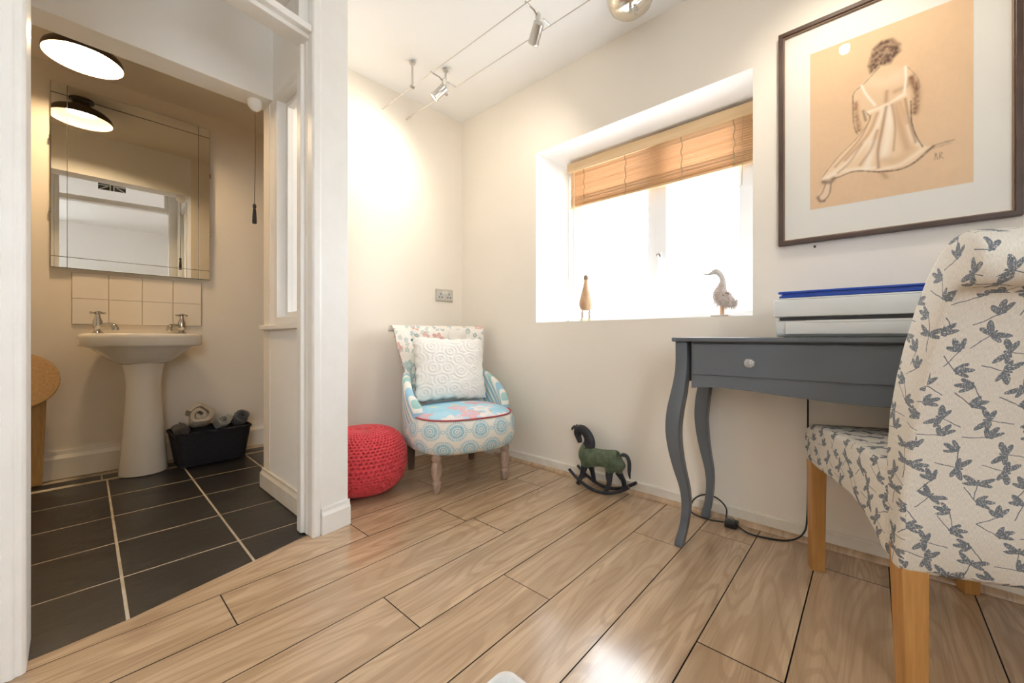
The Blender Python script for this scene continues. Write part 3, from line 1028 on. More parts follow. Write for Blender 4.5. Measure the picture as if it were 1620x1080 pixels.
# backrest: tufted, scrolled over backwards at the top
BW = lambda v: interp(v, [0, .25, .45, .7, .9, 1], [.225, .238, .252, .280, .302, .310])
def back_front(u, v):
    x = (u * 2 - 1)
    w = BW(v)
    z = .33 + .57 * v
    y = .145 + .10 * v + .05 * v * v
    wrap = -.055 * abs(x) ** 2.4 * (1 - .55 * v)
    if v > .80:
        q = (v - .80) / .20
        z = .33 + .57 * .80 + .088 * math.sin(q * 2.1)
        y = .145 + .10 * .8 + .05 * .64 + .055 * (1 - math.cos(q * 2.3))
    d = 0
    for (bx_, bv) in ((-.62, .80), (-.21, .80), (.21, .80), (.62, .80), (-.42, .60), (0, .60), (.42, .60), (-.62, .42), (-.21, .42), (.21, .42), (.62, .42)):
        rr = ((x - bx_) / .13) ** 2 + ((v - bv) / .055) ** 2
        d += .020 * math.exp(-rr)
    for bx_ in (-.62, -.21, .21, .62):
        if v > .80:
            d += .008 * math.exp(-((x - bx_) / .05) ** 2) * (1 - (v - .8) / .2)
    pad = .014 * math.cos(x * 2.1) * math.sin(math.pi * min(1, v * 1.1))
    return (x * w, y + wrap + d - pad, z - d * .3)
def back_rear(u, v):
    x = (u * 2 - 1)
    p = back_front(u, v)
    e = (1 - abs(x) ** 6)
    return (x * BW(v) * 1.0, p[1] + (.045 + .018 * (1 - v)) * (.55 + .45 * e), p[2] - (.028 if v > .9 else .0))
def shell(f0, f1, nu, nv):
    bb = MB()
    U = nu + 1
    bb.v = [f0(i / nu, j / nv) for j in range(nv + 1) for i in range(U)] + [f1(i / nu, j / nv) for j in range(nv + 1) for i in range(U)]
    o = U * (nv + 1)
    for j in range(nv):
        for i in range(nu):
            a = j * U + i
            bb.f += [(a, a + 1, a + U + 1, a + U), (o + a, o + a + U, o + a + U + 1, o + a + 1)]
    rim = [i for i in range(U)] + [j * U + nu for j in range(1, nv + 1)] + [nv * U + i for i in range(nu - 1, -1, -1)] + [j * U for j in range(nv - 1, 0, -1)]
    for a, c in zip(rim, rim[1:] + rim[:1]):
        bb.f.append((a, o + a, o + c, c))
    bb.mi = [0] * len(bb.f)
    return bb


bk_ = shell(back_front, back_rear, 56, 52).build('backrest', 'floralwhite', ac, smooth=70, uv=True)
btn = MB().lathe([(.001, .008), (.007, .006), (.0105, 0), (.0105, -.004)], 12).mesh('button', smooth=60)
for (bx_, bv) in ((-.62, .80), (-.21, .80), (.21, .80), (.62, .80)):
    p = back_front((bx_ + 1) / 2, bv)
    o = link('button', btn, newmat('teal_button', (.07, .22, .22), .8)[0], bk_, (p[0], p[1] - .002, p[2]))
    o.rotation_euler = (R(90), 0, 0)

# arms: low curved wings between back and seat
def arm(sx):
    pts = spline([(.258, .19, .595), (.284, .11, .575), (.300, .03, .530), (.302, -.04, .485), (.292, -.095, .450), (.286, -.115, .41)], 26)
    bb = MB(); vs = []
    n_ = 14
    for i, p in enumerate(pts):
        t = i / 25
        zb = .34
        x0, y0, zt = p
        for k in range(n_):
            # closed section: outer face up, rounded top, inner face down
            q = k / n_
            prof_ = [(.024, 0), (.026, .35), (.027, .7), (.026, .88), (.020, .97), (.008, 1.0), (-.008, 1.0), (-.020, .97), (-.026, .88), (-.026, .7), (-.025, .35), (-.024, 0), (-.010, 0), (.010, 0)][k]
            vs.append((sx * (x0 - .022 + prof_[0]), y0, zb + (zt - zb) * prof_[1]))
    bb.v = vs
    bb.f = [(j * n_ + i, j * n_ + (i + 1) % n_, (j + 1) * n_ + (i + 1) % n_, (j + 1) * n_ + i) for j in range(25) for i in range(n_)] + [tuple(range(n_)), tuple(range(25 * n_, 26 * n_))]
    bb.mi = [0] * len(bb.f)
    o = bb.build('arm', 'stripe', ac, smooth=60)
    uv_wrap(o, lambda c: (c.y * .75 - c.z * .65, c.z))
arm(1); arm(-1)

# white ring-quilted cushion on the armchair
def quilt():
    m, nt, b = newmat('white_ring_quilted_cotton', (.83, .82, .78), .9)
    x, y, _ = sep(nt, coord(nt, 'UV'))
    bump(nt, b, noise(nt, comb(nt, x, y, 0), 420, 2, .6), .4, .002)
    return m


cu = thing('cushion', 'square white ring-quilted cushion on the patterned armchair', 'cushion', (1.533, 1.880, .412), R(-17))
_rs = np.random.RandomState(11)
_rc = []
while len(_rc) < 34:
    c_ = _rs.uniform(-1.1, 1.1, 2)
    if all((c_[0] - q[0]) ** 2 + (c_[1] - q[1]) ** 2 > .085 for q in _rc) or _rs.rand() < .01:
        _rc.append(c_)
_rc = np.array(_rc)
def pil(s_):
    def fn(u, v):
        x, y = u * 2 - 1, v * 2 - 1
        t = .058 * ((1 - x ** 4) * (1 - y ** 4)) ** .5 + .004
        pin = 1 - .07 * (1 - abs(x)) * abs(y) ** 3
        pin2 = 1 - .07 * (1 - abs(y)) * abs(x) ** 3
        edge = .004 * math.sin(40 * (u + v)) * max(abs(x), abs(y)) ** 12
        d = math.sqrt(float(np.min(((_rc - (x, y)) ** 2).sum(1))))
        t += .0030 * math.cos(d * 62) * (1 - max(abs(x), abs(y)) ** 8)
        return (x * .226 * pin2 + edge, s_ * t, .192 + y * .192 * pin + edge)
    return fn
co = shell(pil(-1), pil(1), 130, 110).build('cover', quilt(), cu, smooth=80, uv=True)
co.rotation_euler = (R(-15), R(2), 0)
co.location = (0, -.018, .012)

# ------------------------------------------------------------------ knitted pouf
def knit_mat():
    m, nt, b = newmat('crimson_knit_cord', (.62, .035, .055), .85)
    x, y, z = sep(nt, coord(nt))
    n1 = noise(nt, coord(nt), 500, 2, .6)
    lnk(nt, mixc(nt, n1, (.50, .018, .035), (.74, .075, .085)), b.inputs['Base Color'])
    bump(nt, b, n1, .4, .002)
    b.inputs['Sheen Weight'].default_value = .2
    return m


pf = thing('knitted_pouf', 'round crimson chunky knitted pouf beside the armchair', 'pouf', (1.020, 1.970, 0))
def pouf(u, v):
    a = 2 * math.pi * u
    ph = -math.pi / 2 + math.pi * v
    r = .221 * abs(math.cos(ph)) ** .62 if abs(math.cos(ph)) > 1e-6 else 0
    z = .166 + .166 * sgn_pow(math.sin(ph), .85)
    cols, rws = 60, 32
    k = v * rws
    row = math.floor(k)
    fx = (u * cols + (row % 2) * .5) % 1 - .5
    fy = k - row - .5 + .30 * abs(fx) * 2 - .15
    hole = math.exp(-((fx / .24) ** 2 + (fy / .26) ** 2))
    st_ = 1 - hole
    env = min(1, (abs(math.cos(ph)) + .25))
    d = (.0190 * st_ - .017) * env
    n = Vector((math.cos(a) * max(.15, math.cos(ph)), math.sin(a) * max(.15, math.cos(ph)), math.sin(ph) * .9)).normalized()
    dip = -.012 * math.exp(-((r) / .09) ** 2) if ph > 0 else 0
    return (r * math.cos(a) + n.x * d, r * math.sin(a) + n.y * d, max(.0, z + n.z * d + dip))
MB().grid(pouf, 600, 288, cu=True).build('knit_cover', knit_mat(), pf, smooth=180)
MB().lathe([(.001, .008), (.02, .007), (.026, .0), (.02, -.004)], 20).build('closing_knot', knit_mat(), pf, (0, 0, .312))

# ------------------------------------------------------------------ rocking horse
M['ebony'] = varied('blackened_wood', (.010, .012, .020), (.025, .027, .036), .45, scale=40, bs=.15, bscale=90)
M['verdigris'] = varied('weathered_green_paint', (.055, .085, .050), (.12, .155, .095), .65, scale=28, bs=.4, bscale=70)
ho = thing('rocking_horse', 'small carved rocking horse with a green body and black head', 'rocking horse', (1.852, 1.04, 0))
def loft_path(pts, n=26, k=14, flat=.62):
    """pts: (y, z, radius); section squashed across x."""
    S = spline(pts, n)
    vs = []
    for i, p in enumerate(S):
        a, c = S[max(i - 1, 0)], S[min(i + 1, n - 1)]
        t = Vector((c[0] - a[0], c[1] - a[1])).normalized()
        nn = Vector((-t.y, t.x))
        for j in range(k):
            th = 2 * math.pi * j / k
            vs.append((p[2] * flat * math.cos(th), p[0] + nn.x * p[2] * math.sin(th), p[1] + nn.y * p[2] * math.sin(th)))
    bb = MB()
    bb.v = vs
    bb.f = [(j * k + i, j * k + (i + 1) % k, (j + 1) * k + (i + 1) % k, (j + 1) * k + i) for j in range(n - 1) for i in range(k)] + [tuple(range(k)), tuple(range((n - 1) * k, n * k))]
    bb.mi = [0] * len(bb.f)
    return bb
bd = loft_path([(-.108, .178, .020), (-.098, .170, .044), (-.07, .170, .056), (-.02, .172, .047), (.03, .168, .047), (.075, .163, .056), (.10, .168, .050), (.108, .178, .036), (.100, .20, .032), (.088, .222, .031)], 36, 18, .72)
for yy, sx in ((.093, 1), (.078, -1), (-.052, 1), (-.085, -1)):
    q = [(yy, .155, .030), (yy + .003, .13, .026), (yy + .004, .108, .021)]
    l_ = loft_path(q, 8, 12, .7)
    l_.v = [(v[0] + sx * -.016, v[1], v[2]) for v in l_.v]
    bd.add(l_.v, l_.f)
body = bd.build('body', 'verdigris', ho, smooth=70)
mod = body.modifiers.new('blend', 'REMESH'); mod.mode = 'VOXEL'; mod.voxel_size = .004; mod.use_smooth_shade = True
sm_ = body.modifiers.new('soften', 'SMOOTH'); sm_.iterations = 8
hd = loft_path([(.088, .205, .037), (.078, .238, .033), (.084, .266, .029), (.102, .289, .027), (.126, .300, .026), (.146, .293, .026), (.152, .274, .023), (.146, .254, .018), (.140, .238, .0155), (.136, .227, .012)], 40, 16, .62)
head = hd.build('head', 'ebony', ho, smooth=70)
for sx in (-1, 1):
    MB().tube([(sx * .010, .150, .305), (sx * .013, .166, .312), (sx * .014, .178, .300), (sx * .013, .181, .290)], [.007, .009, .007, .002], 8).build('ear', 'ebony', head)
mn = loft_path([(.058, .222, .004), (.054, .248, .006), (.066, .278, .006), (.086, .302, .006), (.110, .316, .006), (.132, .320, .004)], 20, 8, .8)
mn.build('mane', 'ebony', head, smooth=70)
for (y0, z0, y1, z1, y2, z2, sx) in ((.098, .112, .110, .06, .128, .016, -1), (.083, .112, .074, .07, .070, .020, 1), (-.048, .112, -.052, .06, -.036, .012, -1), (-.080, .112, -.104, .07, -.108, .026, 1)):
    l_ = loft_path([(y0, z0, .021), ((y0 + y1) / 2, (z0 + z1) / 2, .017), (y1, z1, .013), (y2, z2, .013)], 14, 10, .75)
    l_.v = [(v[0] + sx * .018 + sx * .020 * (1 - min(1, v[2] / z0)), v[1], v[2]) for v in l_.v]
    l_.build('leg', 'ebony', ho, smooth=60)
MB().tube(spline([(0, -.106, .208), (.0, -.125, .211), (-.002, -.142, .198), (-.004, -.150, .170), (-.006, -.150, .13), (-.008, -.156, .100)], 20), [.007] + [.0095] * 14 + [.008, .007, .006, .004, .002], 8).build('tail', 'ebony', ho)
for sx, dy in ((-.042, 0), (.042, .0)):
    arc = [(sx, y + dy, .0085 + 2.35 * y * y) for y in np.linspace(-.165, .180, 26)]
    MB().tube(arc, .0085, 8, flat=.9).build('rocker', 'ebony', ho)
for y in (.118, -.118):
    MB().tube([(-.044, y, .010 + 2.35 * y * y), (.044, y, .010 + 2.35 * y * y)], .0065, 8).build('crossbar', 'ebony', ho)

# ------------------------------------------------------------------ ducks on the sill
M['driftwood'] = varied('bleached_wood', (.42, .35, .31), (.56, .49, .45), .7, scale=50, bs=.3)
M['tanwood'] = varied('tan_carved_wood', (.50, .30, .16), (.62, .40, .24), .55, scale=30, bs=.15, stretch=(4, 4, .6))
d1 = thing('duck_figurine', 'slim tan wooden duck standing at the left of the sill', 'figurine', (1.985, 1.222, .8935))
MB().lathe([(p[0], p[1]) for p in spline([(.004, .058), (.026, .062), (.036, .085), (.037, .105), (.028, .150), (.016, .195), (.011, .225), (.010, .235)], 30)], 18, sx=1.15).build('body', 'tanwood', d1)
h1 = MB().lathe([(p[0], p[1]) for p in spline([(.002, 0), (.012, .006), (.015, .018), (.011, .030), (.002, .036)], 14)], 14, (0, 0, .229)).build('head', varied('dark_tan_wood', (.28, .18, .12), (.36, .24, .17), .6), d1)
MB().tube([(.008, 0, .246), (.028, 0, .244), (.044, 0, .243)], [.007, .006, .003], 8, flat=1.3).build('beak', 'tanwood', h1)
for y in (-.025, .025):
    MB().tube([(0, y * .9, .075), (0, y, .012)], .006, 8).build('leg', 'driftwood', d1)
    f_ = MB().tube([(-.010, y, .004), (.012, y, .006), (.03, y, .004)], [.009, .011, .009], 8, flat=.9).build('boot', newmat('yellow_green_paint', (.55, .55, .28), .6)[0], d1)
d2 = thing('duck_figurine', 'grey spiky driftwood duck standing at the right of the sill', 'figurine', (1.985, .505, .8935), R(0))
def yz(y, z): return (0, y, z)
bq = loft_path([(-.060, .050, .006), (-.040, .058, .022), (-.015, .072, .034), (.005, .088, .036), (.008, .112, .030), (.003, .135, .021), (.000, .155, .014)], 24, 14, .9)
bo = bq.build('body', 'driftwood', d2, smooth=70)
rs = np.random.RandomState(5)
spk = MB()
for i in range(190):
    v_ = rs.uniform(.05, .75); i_ = int(v_ * 23); j_ = rs.randint(14)
    p = Vector(bq.v[i_ * 14 + j_]); c = sum((Vector(bq.v[i_ * 14 + q]) for q in range(14)), Vector()) / 14
    nrm = (p - c).normalized() + Vector((0, -.2, -.35)); L_ = rs.uniform(.006, .013)
    spk.tube([p - nrm * .003, p + nrm * L_], [.0024, .0008], 4)
tag(spk.build('feather_spikes', 'driftwood', bo), kind='stuff')
nk = loft_path([(-.002, .140, .0165), (.0, .168, .0125), (.010, .192, .0125), (.026, .206, .014), (.042, .203, .0105), (.058, .197, .0065), (.074, .200, .0045), (.082, .206, .003)], 30, 12, .85)
nk.build('head', varied('pale_grey_wood', (.50, .47, .45), (.60, .57, .55), .6, scale=40, bs=.2), d2, smooth=70)
for x in (-.012, .012):
    MB().tube([(x, .000 + x * .5, .060), (x, .002 + x * .5, .006)], [.0065, .0055], 8).build('leg', 'tanwood', d2)
MB().prism([(-.022, -.030), (.022, -.030), (.024, .02), (.012, .048), (-.012, .048), (-.024, .02)], 0, .007).build('base', 'driftwood', d2, smooth=0, bevel=.002)


# ------------------------------------------------------------------ writing desk
M['greypaint'] = varied('slate_grey_satin_paint', (.105, .120, .138), (.113, .128, .147), .34, scale=3)
dk = thing('console_desk', 'slate grey console desk with curved legs and a glass knob', 'desk', (1.735, .010, 0))
# local: x from -.205 (front) to .195 (wall), y from -.495 to .495
MB().box(-.205, .193, -.557, .557, .783, .799).build('desk_top', 'greypaint', dk, smooth=0, bevel=.004)
def apron_poly(L0, L1, z1, zf):
    ys = np.linspace(L0, L1, 40)
    return [(L0, z1), (L1, z1)] + [(y, zf(y)) for y in ys[::-1]]
zf = lambda y: .606 - .012 * math.cos((y) / .49 * math.pi * 1.0) * (1 - (abs(y) / .49) ** 6) + .004
MB().prism(apron_poly(-.495, .495, .783, zf), -.172, -.155, lambda p, a: (a, p[0], p[1])).build('front_apron', 'greypaint', dk, smooth=0, bevel=.0015)
MB().prism(apron_poly(-.495, .495, .783, lambda y: .63), .165, .18, lambda p, a: (a, p[0], p[1])).build('back_apron', 'greypaint', dk, smooth=0)
for sy in (-1, 1):
    MB().box(-.15, .165, sy * .522 - .008, sy * .522 + .008, .63, .783).build('side_apron', 'greypaint', dk, smooth=0)
dw = MB().box(-.180, -.168, -.488, .488, .662, .7755).build('drawer', 'greypaint', dk, smooth=0, bevel=.0015)
MB().box(-.1775, -.170, -.492, .492, .7765, .783).build('drawer_reveal', newmat('shadow_gap_paint', (.05, .055, .06), .5)[0], dk, smooth=0)
kg = newmat('cut_glass', (.95, .97, 1.0), .02)
kg[2].inputs['Transmission Weight'].default_value = .75
kg[2].inputs['IOR'].default_value = 1.5
for y in (.298, -.298):
    k_ = MB().lathe([(.008, 0), (.008, .008), (.012, .011), (.017, .020), (.015, .028), (.008, .032), (.001, .033)], 9).build('knob', kg[0], dw, (-.180, y, .712), smooth=0)
    k_.rotation_euler = (0, R(-90), 0)
    ks = MB().lathe([(.010, 0), (.010, .002), (.006, .004)], 16).build('knob_rose', 'chrome', dw, (-.180, y, .712))
    ks.rotation_euler = (0, R(-90), 0)
def cab_leg(sx, sy, bx_):
    Z = [.783, .70, .64, .58, .52, .45, .38, .30, .22, .15, .08, .03, .0]
    O = [.0, .0, .004, .012, .021, .026, .022, .010, -.006, -.010, -.004, .006, .010]
    Wd = [.044, .044, .046, .050, .052, .050, .046, .040, .034, .030, .029, .031, .032]
    pts = spline([(o, z, w) for o, z, w in zip(O, Z, Wd)], 40)
    vs = []
    for o, z, w in pts:
        cx_, cy_ = bx_ + sx * o * .9, sy * (.530 + o)
        for dx, dy in ((-1, -1), (1, -1), (1, 1), (-1, 1)):
            vs.append((cx_ + dx * w / 2, cy_ + dy * w / 2, z))
    bb = MB()
    bb.v = vs
    bb.f = [(j * 4 + i, j * 4 + (i + 1) % 4, (j + 1) * 4 + (i + 1) % 4, (j + 1) * 4 + i) for j in range(39) for i in range(4)] + [(0, 1, 2, 3), (156, 157, 158, 159)]
    bb.mi = [0] * len(bb.f)
    bb.build('leg', 'greypaint', dk, smooth=40, bevel=.003, bang=60)
for sy in (-1, 1):
    cab_leg(-1, sy, -.157); cab_leg(0, sy, .157)

# ------------------------------------------------------------------ printer and blue folder
M['offwhite'] = newmat('off_white_plastic', (.72, .745, .75), .35)[0]
pr = thing('printer', 'white flatbed printer on the grey desk under a blue folder', 'printer', (1.745, .022, .8005))
MB().prism([(-.172, .014), (-.166, .004), (-.158, .0), (.17, .0), (.172, .004), (.172, .062), (-.176, .062)], -.214, .216, lambda p, a: (p[0], a, p[1])).build('body', 'offwhite', pr, smooth=40, bevel=.004)
MB().box(-.178, .172, -.220, .222, .0645, .1215).build('scanner_unit', 'offwhite', pr, smooth=40, bevel=.005, seg=3)
MB().box(-.168, .165, -.21, .212, .1225, .1275).build('scanner_lid', 'offwhite', pr, smooth=40, bevel=.0015)
tr = MB().box(-.1815, -.15, -.185, .190, .008, .050).build('paper_tray', 'offwhite', pr, smooth=40, bevel=.005)
MB().box(-.1835, -.17, -.14, .135, .045, .0525).build('tray_lip', 'offwhite', tr, smooth=0, bevel=.0015)
MB().box(-.1785, -.172, -.20, .205, .0525, .0625).build('paper_slot', 'black', pr, smooth=0)
for (x, y) in ((-.15, .19), (-.15, -.19), (.15, .19), (.15, -.19)):
    MB().lathe([(.008, 0), (.009, .004)], 10).build('foot', 'black', pr, (x, y, -.001))
fo = thing('blue_folder', 'royal blue plastic folder lying flat on the printer', 'folder', (1.742, .018, .929))
M['royal'] = newmat('royal_blue_plastic', (.008, .06, .42), .3)[0]
def rrect(x0, x1, y0, y1, r, n=5):
    out = []
    for cx_, cy_, a in ((x1 - r, y1 - r, 0), (x0 + r, y1 - r, 90), (x0 + r, y0 + r, 180), (x1 - r, y0 + r, 270)):
        for i in range(n + 1):
            t = R(a + 90 * i / n)
            out.append((cx_ + r * math.cos(t), cy_ + r * math.sin(t)))
    return out
MB().prism(rrect(-.165, .15, -.20, .214, .012), 0, .007).build('cover', 'royal', fo, smooth=30, bevel=.002)
MB().prism(rrect(-.158, .14, -.195, .207, .008), .0072, .0135).build('contents', 'royal', fo, smooth=30)
MB().prism(rrect(-.167, .15, -.20, .217, .012), .0137, .0205).build('cover', 'royal', fo, smooth=30, bevel=.002)

# ------------------------------------------------------------------ power lead and plug under the desk
pl = thing('power_plug', 'black plug and looping lead on the floor under the desk', 'plug', (1.862, .440, 0))
MB().prism([(-.024, -.022), (.020, -.026), (.026, 0), (.020, .026), (-.024, .022)], .002, .030).build('plug_body', 'black', pl, smooth=40, bevel=.005)
for (x, y, w) in ((-.004, .0, .003), (-.012, -.011, .0025), (-.012, .011, .0025)):
    MB().box(x - w, x + w, y - .002, y + .002, .030, .047).build('pin', 'chrome', pl, smooth=0)
lead = spline([(.0, -.024, .012), (-.020, -.07, .004), (-.012, -.14, .004), (.020, -.20, .006), (.044, -.24, .035), (.058, -.252, .10), (.060, -.254, .30), (.060, -.254, .50), (.060, -.254, .66)], 60)
MB().tube(lead, .0035, 6).build('lead', 'black', pl)
loop = spline([(.012, .024, .018), (.040, .030, .060), (.0565, .075, .088), (.0565, .130, .085), (.048, .170, .050), (.015, .165, .010), (.000, .09, .006), (.006, .03, .010)], 48)
MB().tube(loop, .0035, 6).build('lead', 'black', pl)

# ------------------------------------------------------------------ upholstered dining chair
M['oakleg'] = varied('orange_oak', (.42, .20, .055), (.54, .28, .09), .4, scale=10, bs=.06, bscale=60, stretch=(8, 8, .5))
dc = thing('dining_chair', 'scroll back dining chair in cream dragonfly print fabric with oak legs', 'chair', (1.255, -.045, 0), R(24.3))
ext = lambda p, a: (p[0], a, p[1])
back_out = [(.045, .40), (.048, .53), (.035, .63), (.010, .715), (-.017, .785), (-.055, .862), (-.091, .922), (-.128, .966), (-.160, .987), (-.192, .992), (-.222, .980), (-.240, .957), (-.241, .928), (-.228, .902), (-.203, .889), (-.176, .890), (-.158, .868), (-.143, .838), (-.11, .762), (-.075, .665), (-.045, .555), (-.022, .42), (-.014, .285), (.0, .272), (.03, .272)]
MB().prism(back_out, -.468, .004, ext).build('backrest', 'dragonfly', dc, smooth=50, bevel=.013, seg=3, uv=True, bang=50)
seat_out = [(.046, .50), (.20, .512), (.40, .510), (.500, .500), (.535, .482), (.547, .45), (.545, .378), (.535, .368), (.45, .362), (.32, .362), (.22, .358), (.155, .340), (.105, .312), (.070, .286), (.046, .276)]
MB().prism(seat_out, -.452, .002, ext).build('seat', 'dragonfly', dc, smooth=50, bevel=.016, seg=3, uv=True, bang=50)
def sq_leg(x0, y0, w, z1, tx=0.0, taper=.82):
    bb = MB()
    c = (x0 + w / 2, y0 - w / 2)
    vs = []
    for z, k_, o in ((0, taper, tx), (z1, 1.0, 0)):
        for dx, dy in ((-1, -1), (1, -1), (1, 1), (-1, 1)):
            vs.append((c[0] + o + dx * w / 2 * k_, c[1] + dy * w / 2 * k_, z))
    bb.add(vs, [(3, 2, 1, 0), (4, 5, 6, 7), (0, 1, 5, 4), (1, 2, 6, 5), (2, 3, 7, 6), (3, 0, 4, 7)])
    bb.build('leg', 'oakleg', dc, smooth=0, bevel=.002)
sq_leg(.484, .0, .045, .40); sq_leg(.484, -.402, .045, .40)
sq_leg(-.008, .0, .050, .32, -.012); sq_leg(-.008, -.417, .050, .32, -.012)

# ------------------------------------------------------------------ framed drawing
pi_ = thing('framed_drawing', 'large brown framed pastel drawing of a seated figure seen from behind', 'picture', (1.944, -.028, 1.168))
def fr(name, ya, yb, za, zb, w, xa, xb, mat, parent):
    return hole_wall('x', xa, xb, (ya, yb, za, zb), (ya + w, yb - w, za + w, zb - w), (ya + w, yb - w, za + w, zb - w)).build(name, [mat, mat], parent, smooth=0, bevel=.002)
M['walnut'] = varied('dark_walnut_moulding', (.055, .030, .020), (.085, .048, .032), .38, scale=30, stretch=(1, .2, .2))
f1 = fr('frame', -.310, .310, 0, .852, .016, -.026, -.001, 'walnut', pi_)
fr('inner_bead', -.2945, .2945, .0155, .8365, .005, -.019, -.005, varied('bronze_bead', (.20, .12, .08), (.26, .17, .11), .4), f1)
MB().box(-.0085, -.004, -.290, .290, .0195, .8325).build('mount_board', newmat('ivory_mount_board', (.80, .79, .74), .85)[0], pi_, smooth=0)


def paint_print():
    """Pastel drawing laid out on a fine grid of colour values: u to the right, v down."""
    nu, nv = 170, 244
    u, v = np.meshgrid(np.linspace(0, 1, nu + 1), np.linspace(0, 1, nv + 1))
    asp = .607 / .42
    rs_ = np.random.RandomState(2)
    def sm(n_):
        a = rs_.rand(n_, n_)
        xi, yi = u * (n_ - 1.001), v * (n_ - 1.001)
        x0, y0 = xi.astype(int), yi.astype(int)
        fx, fy = xi - x0, yi - y0
        return (a[y0, x0] * (1 - fx) + a[y0, x0 + 1] * fx) * (1 - fy) + (a[y0 + 1, x0] * (1 - fx) + a[y0 + 1, x0 + 1] * fx) * fy
    C = np.zeros(u.shape + (3,))
    C[:] = (.745, .52, .32)
    C *= (1 + .05 * (sm(60) - .5) + .04 * (sm(9) - .5))[..., None]
    def blend(mask, col, a=1.0):
        k_ = np.clip(mask * a, 0, 1)[..., None]
        C[:] = C * (1 - k_) + np.array(col) * k_
    def inside(poly, soft=.010):
        P = np.array(poly)
        ins = np.zeros(u.shape, bool)
        dmin = np.full(u.shape, 9.)
        for (x0, y0), (x1, y1) in zip(P, np.roll(P, -1, 0)):
            cond = (y0 > v) != (y1 > v)
            with np.errstate(divide='ignore', invalid='ignore'):
                xx = (x1 - x0) * (v - y0) / (y1 - y0 + 1e-12) + x0
            ins ^= cond & (u < xx)
            dmin = np.minimum(dmin, seg(x0, y0, x1, y1))
        return np.clip(.5 + np.where(ins, dmin, -dmin) / soft, 0, 1)
    def seg(x0, y0, x1, y1):
        dx, dy = x1 - x0, (y1 - y0) * asp
        px, py = u - x0, (v - y0) * asp
        t = np.clip((px * dx + py * dy) / (dx * dx + dy * dy + 1e-9), 0, 1)
        return np.hypot(px - t * dx, py - t * dy)
    def stroke(pts, w, n_=24):
        S = spline([(p[0], p[1], 0) for p in pts], n_)
        d = np.full(u.shape, 9.)
        for a, c in zip(S[:-1], S[1:]):
            d = np.minimum(d, seg(a[0], a[1], c[0], c[1]))
        return np.exp(-(d / w) ** 2)
    tex = .55 + .9 * sm(90)
    DK, MD, LT = (.075, .030, .016), (.33, .16, .075), (.92, .82, .68)
    back = [(.476, .225), (.376, .298), (.319, .325), (.302, .351), (.305, .45), (.307, .53), (.331, .595), (.372, .57), (.388, .47), (.467, .46), (.531, .456), (.595, .425), (.645, .423), (.662, .481), (.676, .57), (.705, .544), (.712, .417), (.686, .351), (.645, .283), (.562, .247), (.52, .215)]
    blend(inside(back, .03), (.80, .585, .37), .75)
    blend(stroke([(.43, .30), (.50, .33), (.58, .32)], .05), (.88, .70, .50), .55)
    blend(stroke([(.665, .35), (.695, .43), (.688, .55)], .024), (.24, .11, .055), .85 * tex)
    blend(stroke([(.320, .40), (.330, .50), (.345, .57)], .020), (.34, .17, .08), .75 * tex)
    blend(stroke([(.37, .46), (.385, .52)], .010), DK, .6)
    blend(stroke([(.519, .385), (.514, .442)], .014), MD, .55)
    blend(stroke([(.57, .40), (.63, .39), (.66, .36)], .020), MD, .45)
    hair = [(.412, .173), (.433, .107), (.488, .080), (.552, .087), (.60, .135), (.60, .180), (.562, .203), (.54, .232), (.476, .221), (.445, .236), (.417, .249), (.40, .201)]
    blend(inside(hair, .03), (.105, .050, .030), .95 * tex)
    for p_ in ([(.44, .13), (.50, .11), (.57, .13)], [(.43, .17), (.49, .15), (.55, .17)], [(.47, .20), (.50, .17), (.52, .14)]):
        blend(stroke(p_, .012), (.52, .36, .24), .5)
    dress = [(.388, .47), (.412, .527), (.319, .621), (.2, .702), (.09, .801), (.09, .834), (.2, .827), (.319, .812), (.467, .84), (.574, .845), (.645, .845), (.705, .817), (.788, .763), (.726, .753), (.695, .689), (.667, .591), (.662, .481), (.645, .425), (.595, .425), (.531, .456)]
    D_ = inside(dress, .02)
    blend(D_, (.83, .62, .40), .9)
    for p_, w_, c_, a_ in (([(.54, .49), (.53, .62), (.50, .76)], .032, LT, .9), ([(.50, .48), (.43, .61), (.28, .74), (.13, .81)], .020, LT, .7),
                           ([(.43, .66), (.41, .75), (.39, .81)], .026, LT, .8), ([(.10, .815), (.26, .795), (.44, .815)], .014, LT, .7), ([(.39, .475), (.50, .462), (.62, .432)], .016, LT, .95),
                           ([(.64, .56), (.67, .69), (.74, .76)], .014, LT, .6), ([(.47, .835), (.60, .825), (.72, .775)], .014, LT, .7),
                           ([(.57, .48), (.60, .60), (.64, .74)], .026, (.50, .27, .13), .6), ([(.46, .50), (.40, .61), (.25, .73)], .014, (.50, .27, .13), .65), ([(.515, .475), (.49, .60), (.465, .72), (.468, .82)], .011, (.30, .14, .07), .7),
                           ([(.46, .60), (.42, .70), (.35, .78)], .012, (.42, .21, .10), .6), ([(.60, .47), (.64, .60)], .014, (.55, .32, .17), .5), ([(.63, .46), (.655, .60), (.69, .72)], .010, (.34, .17, .08), .7), ([(.55, .47), (.57, .60), (.56, .74)], .008, (.42, .22, .11), .6), ([(.42, .50), (.35, .62), (.18, .76)], .007, (.34, .16, .08), .6), ([(.36, .66), (.28, .75), (.20, .80)], .010, (.45, .24, .12), .6), ([(.50, .78), (.58, .80), (.66, .76)], .035, (.62, .38, .20), .5)):
        blend(stroke(p_, w_) * D_, c_, a_)
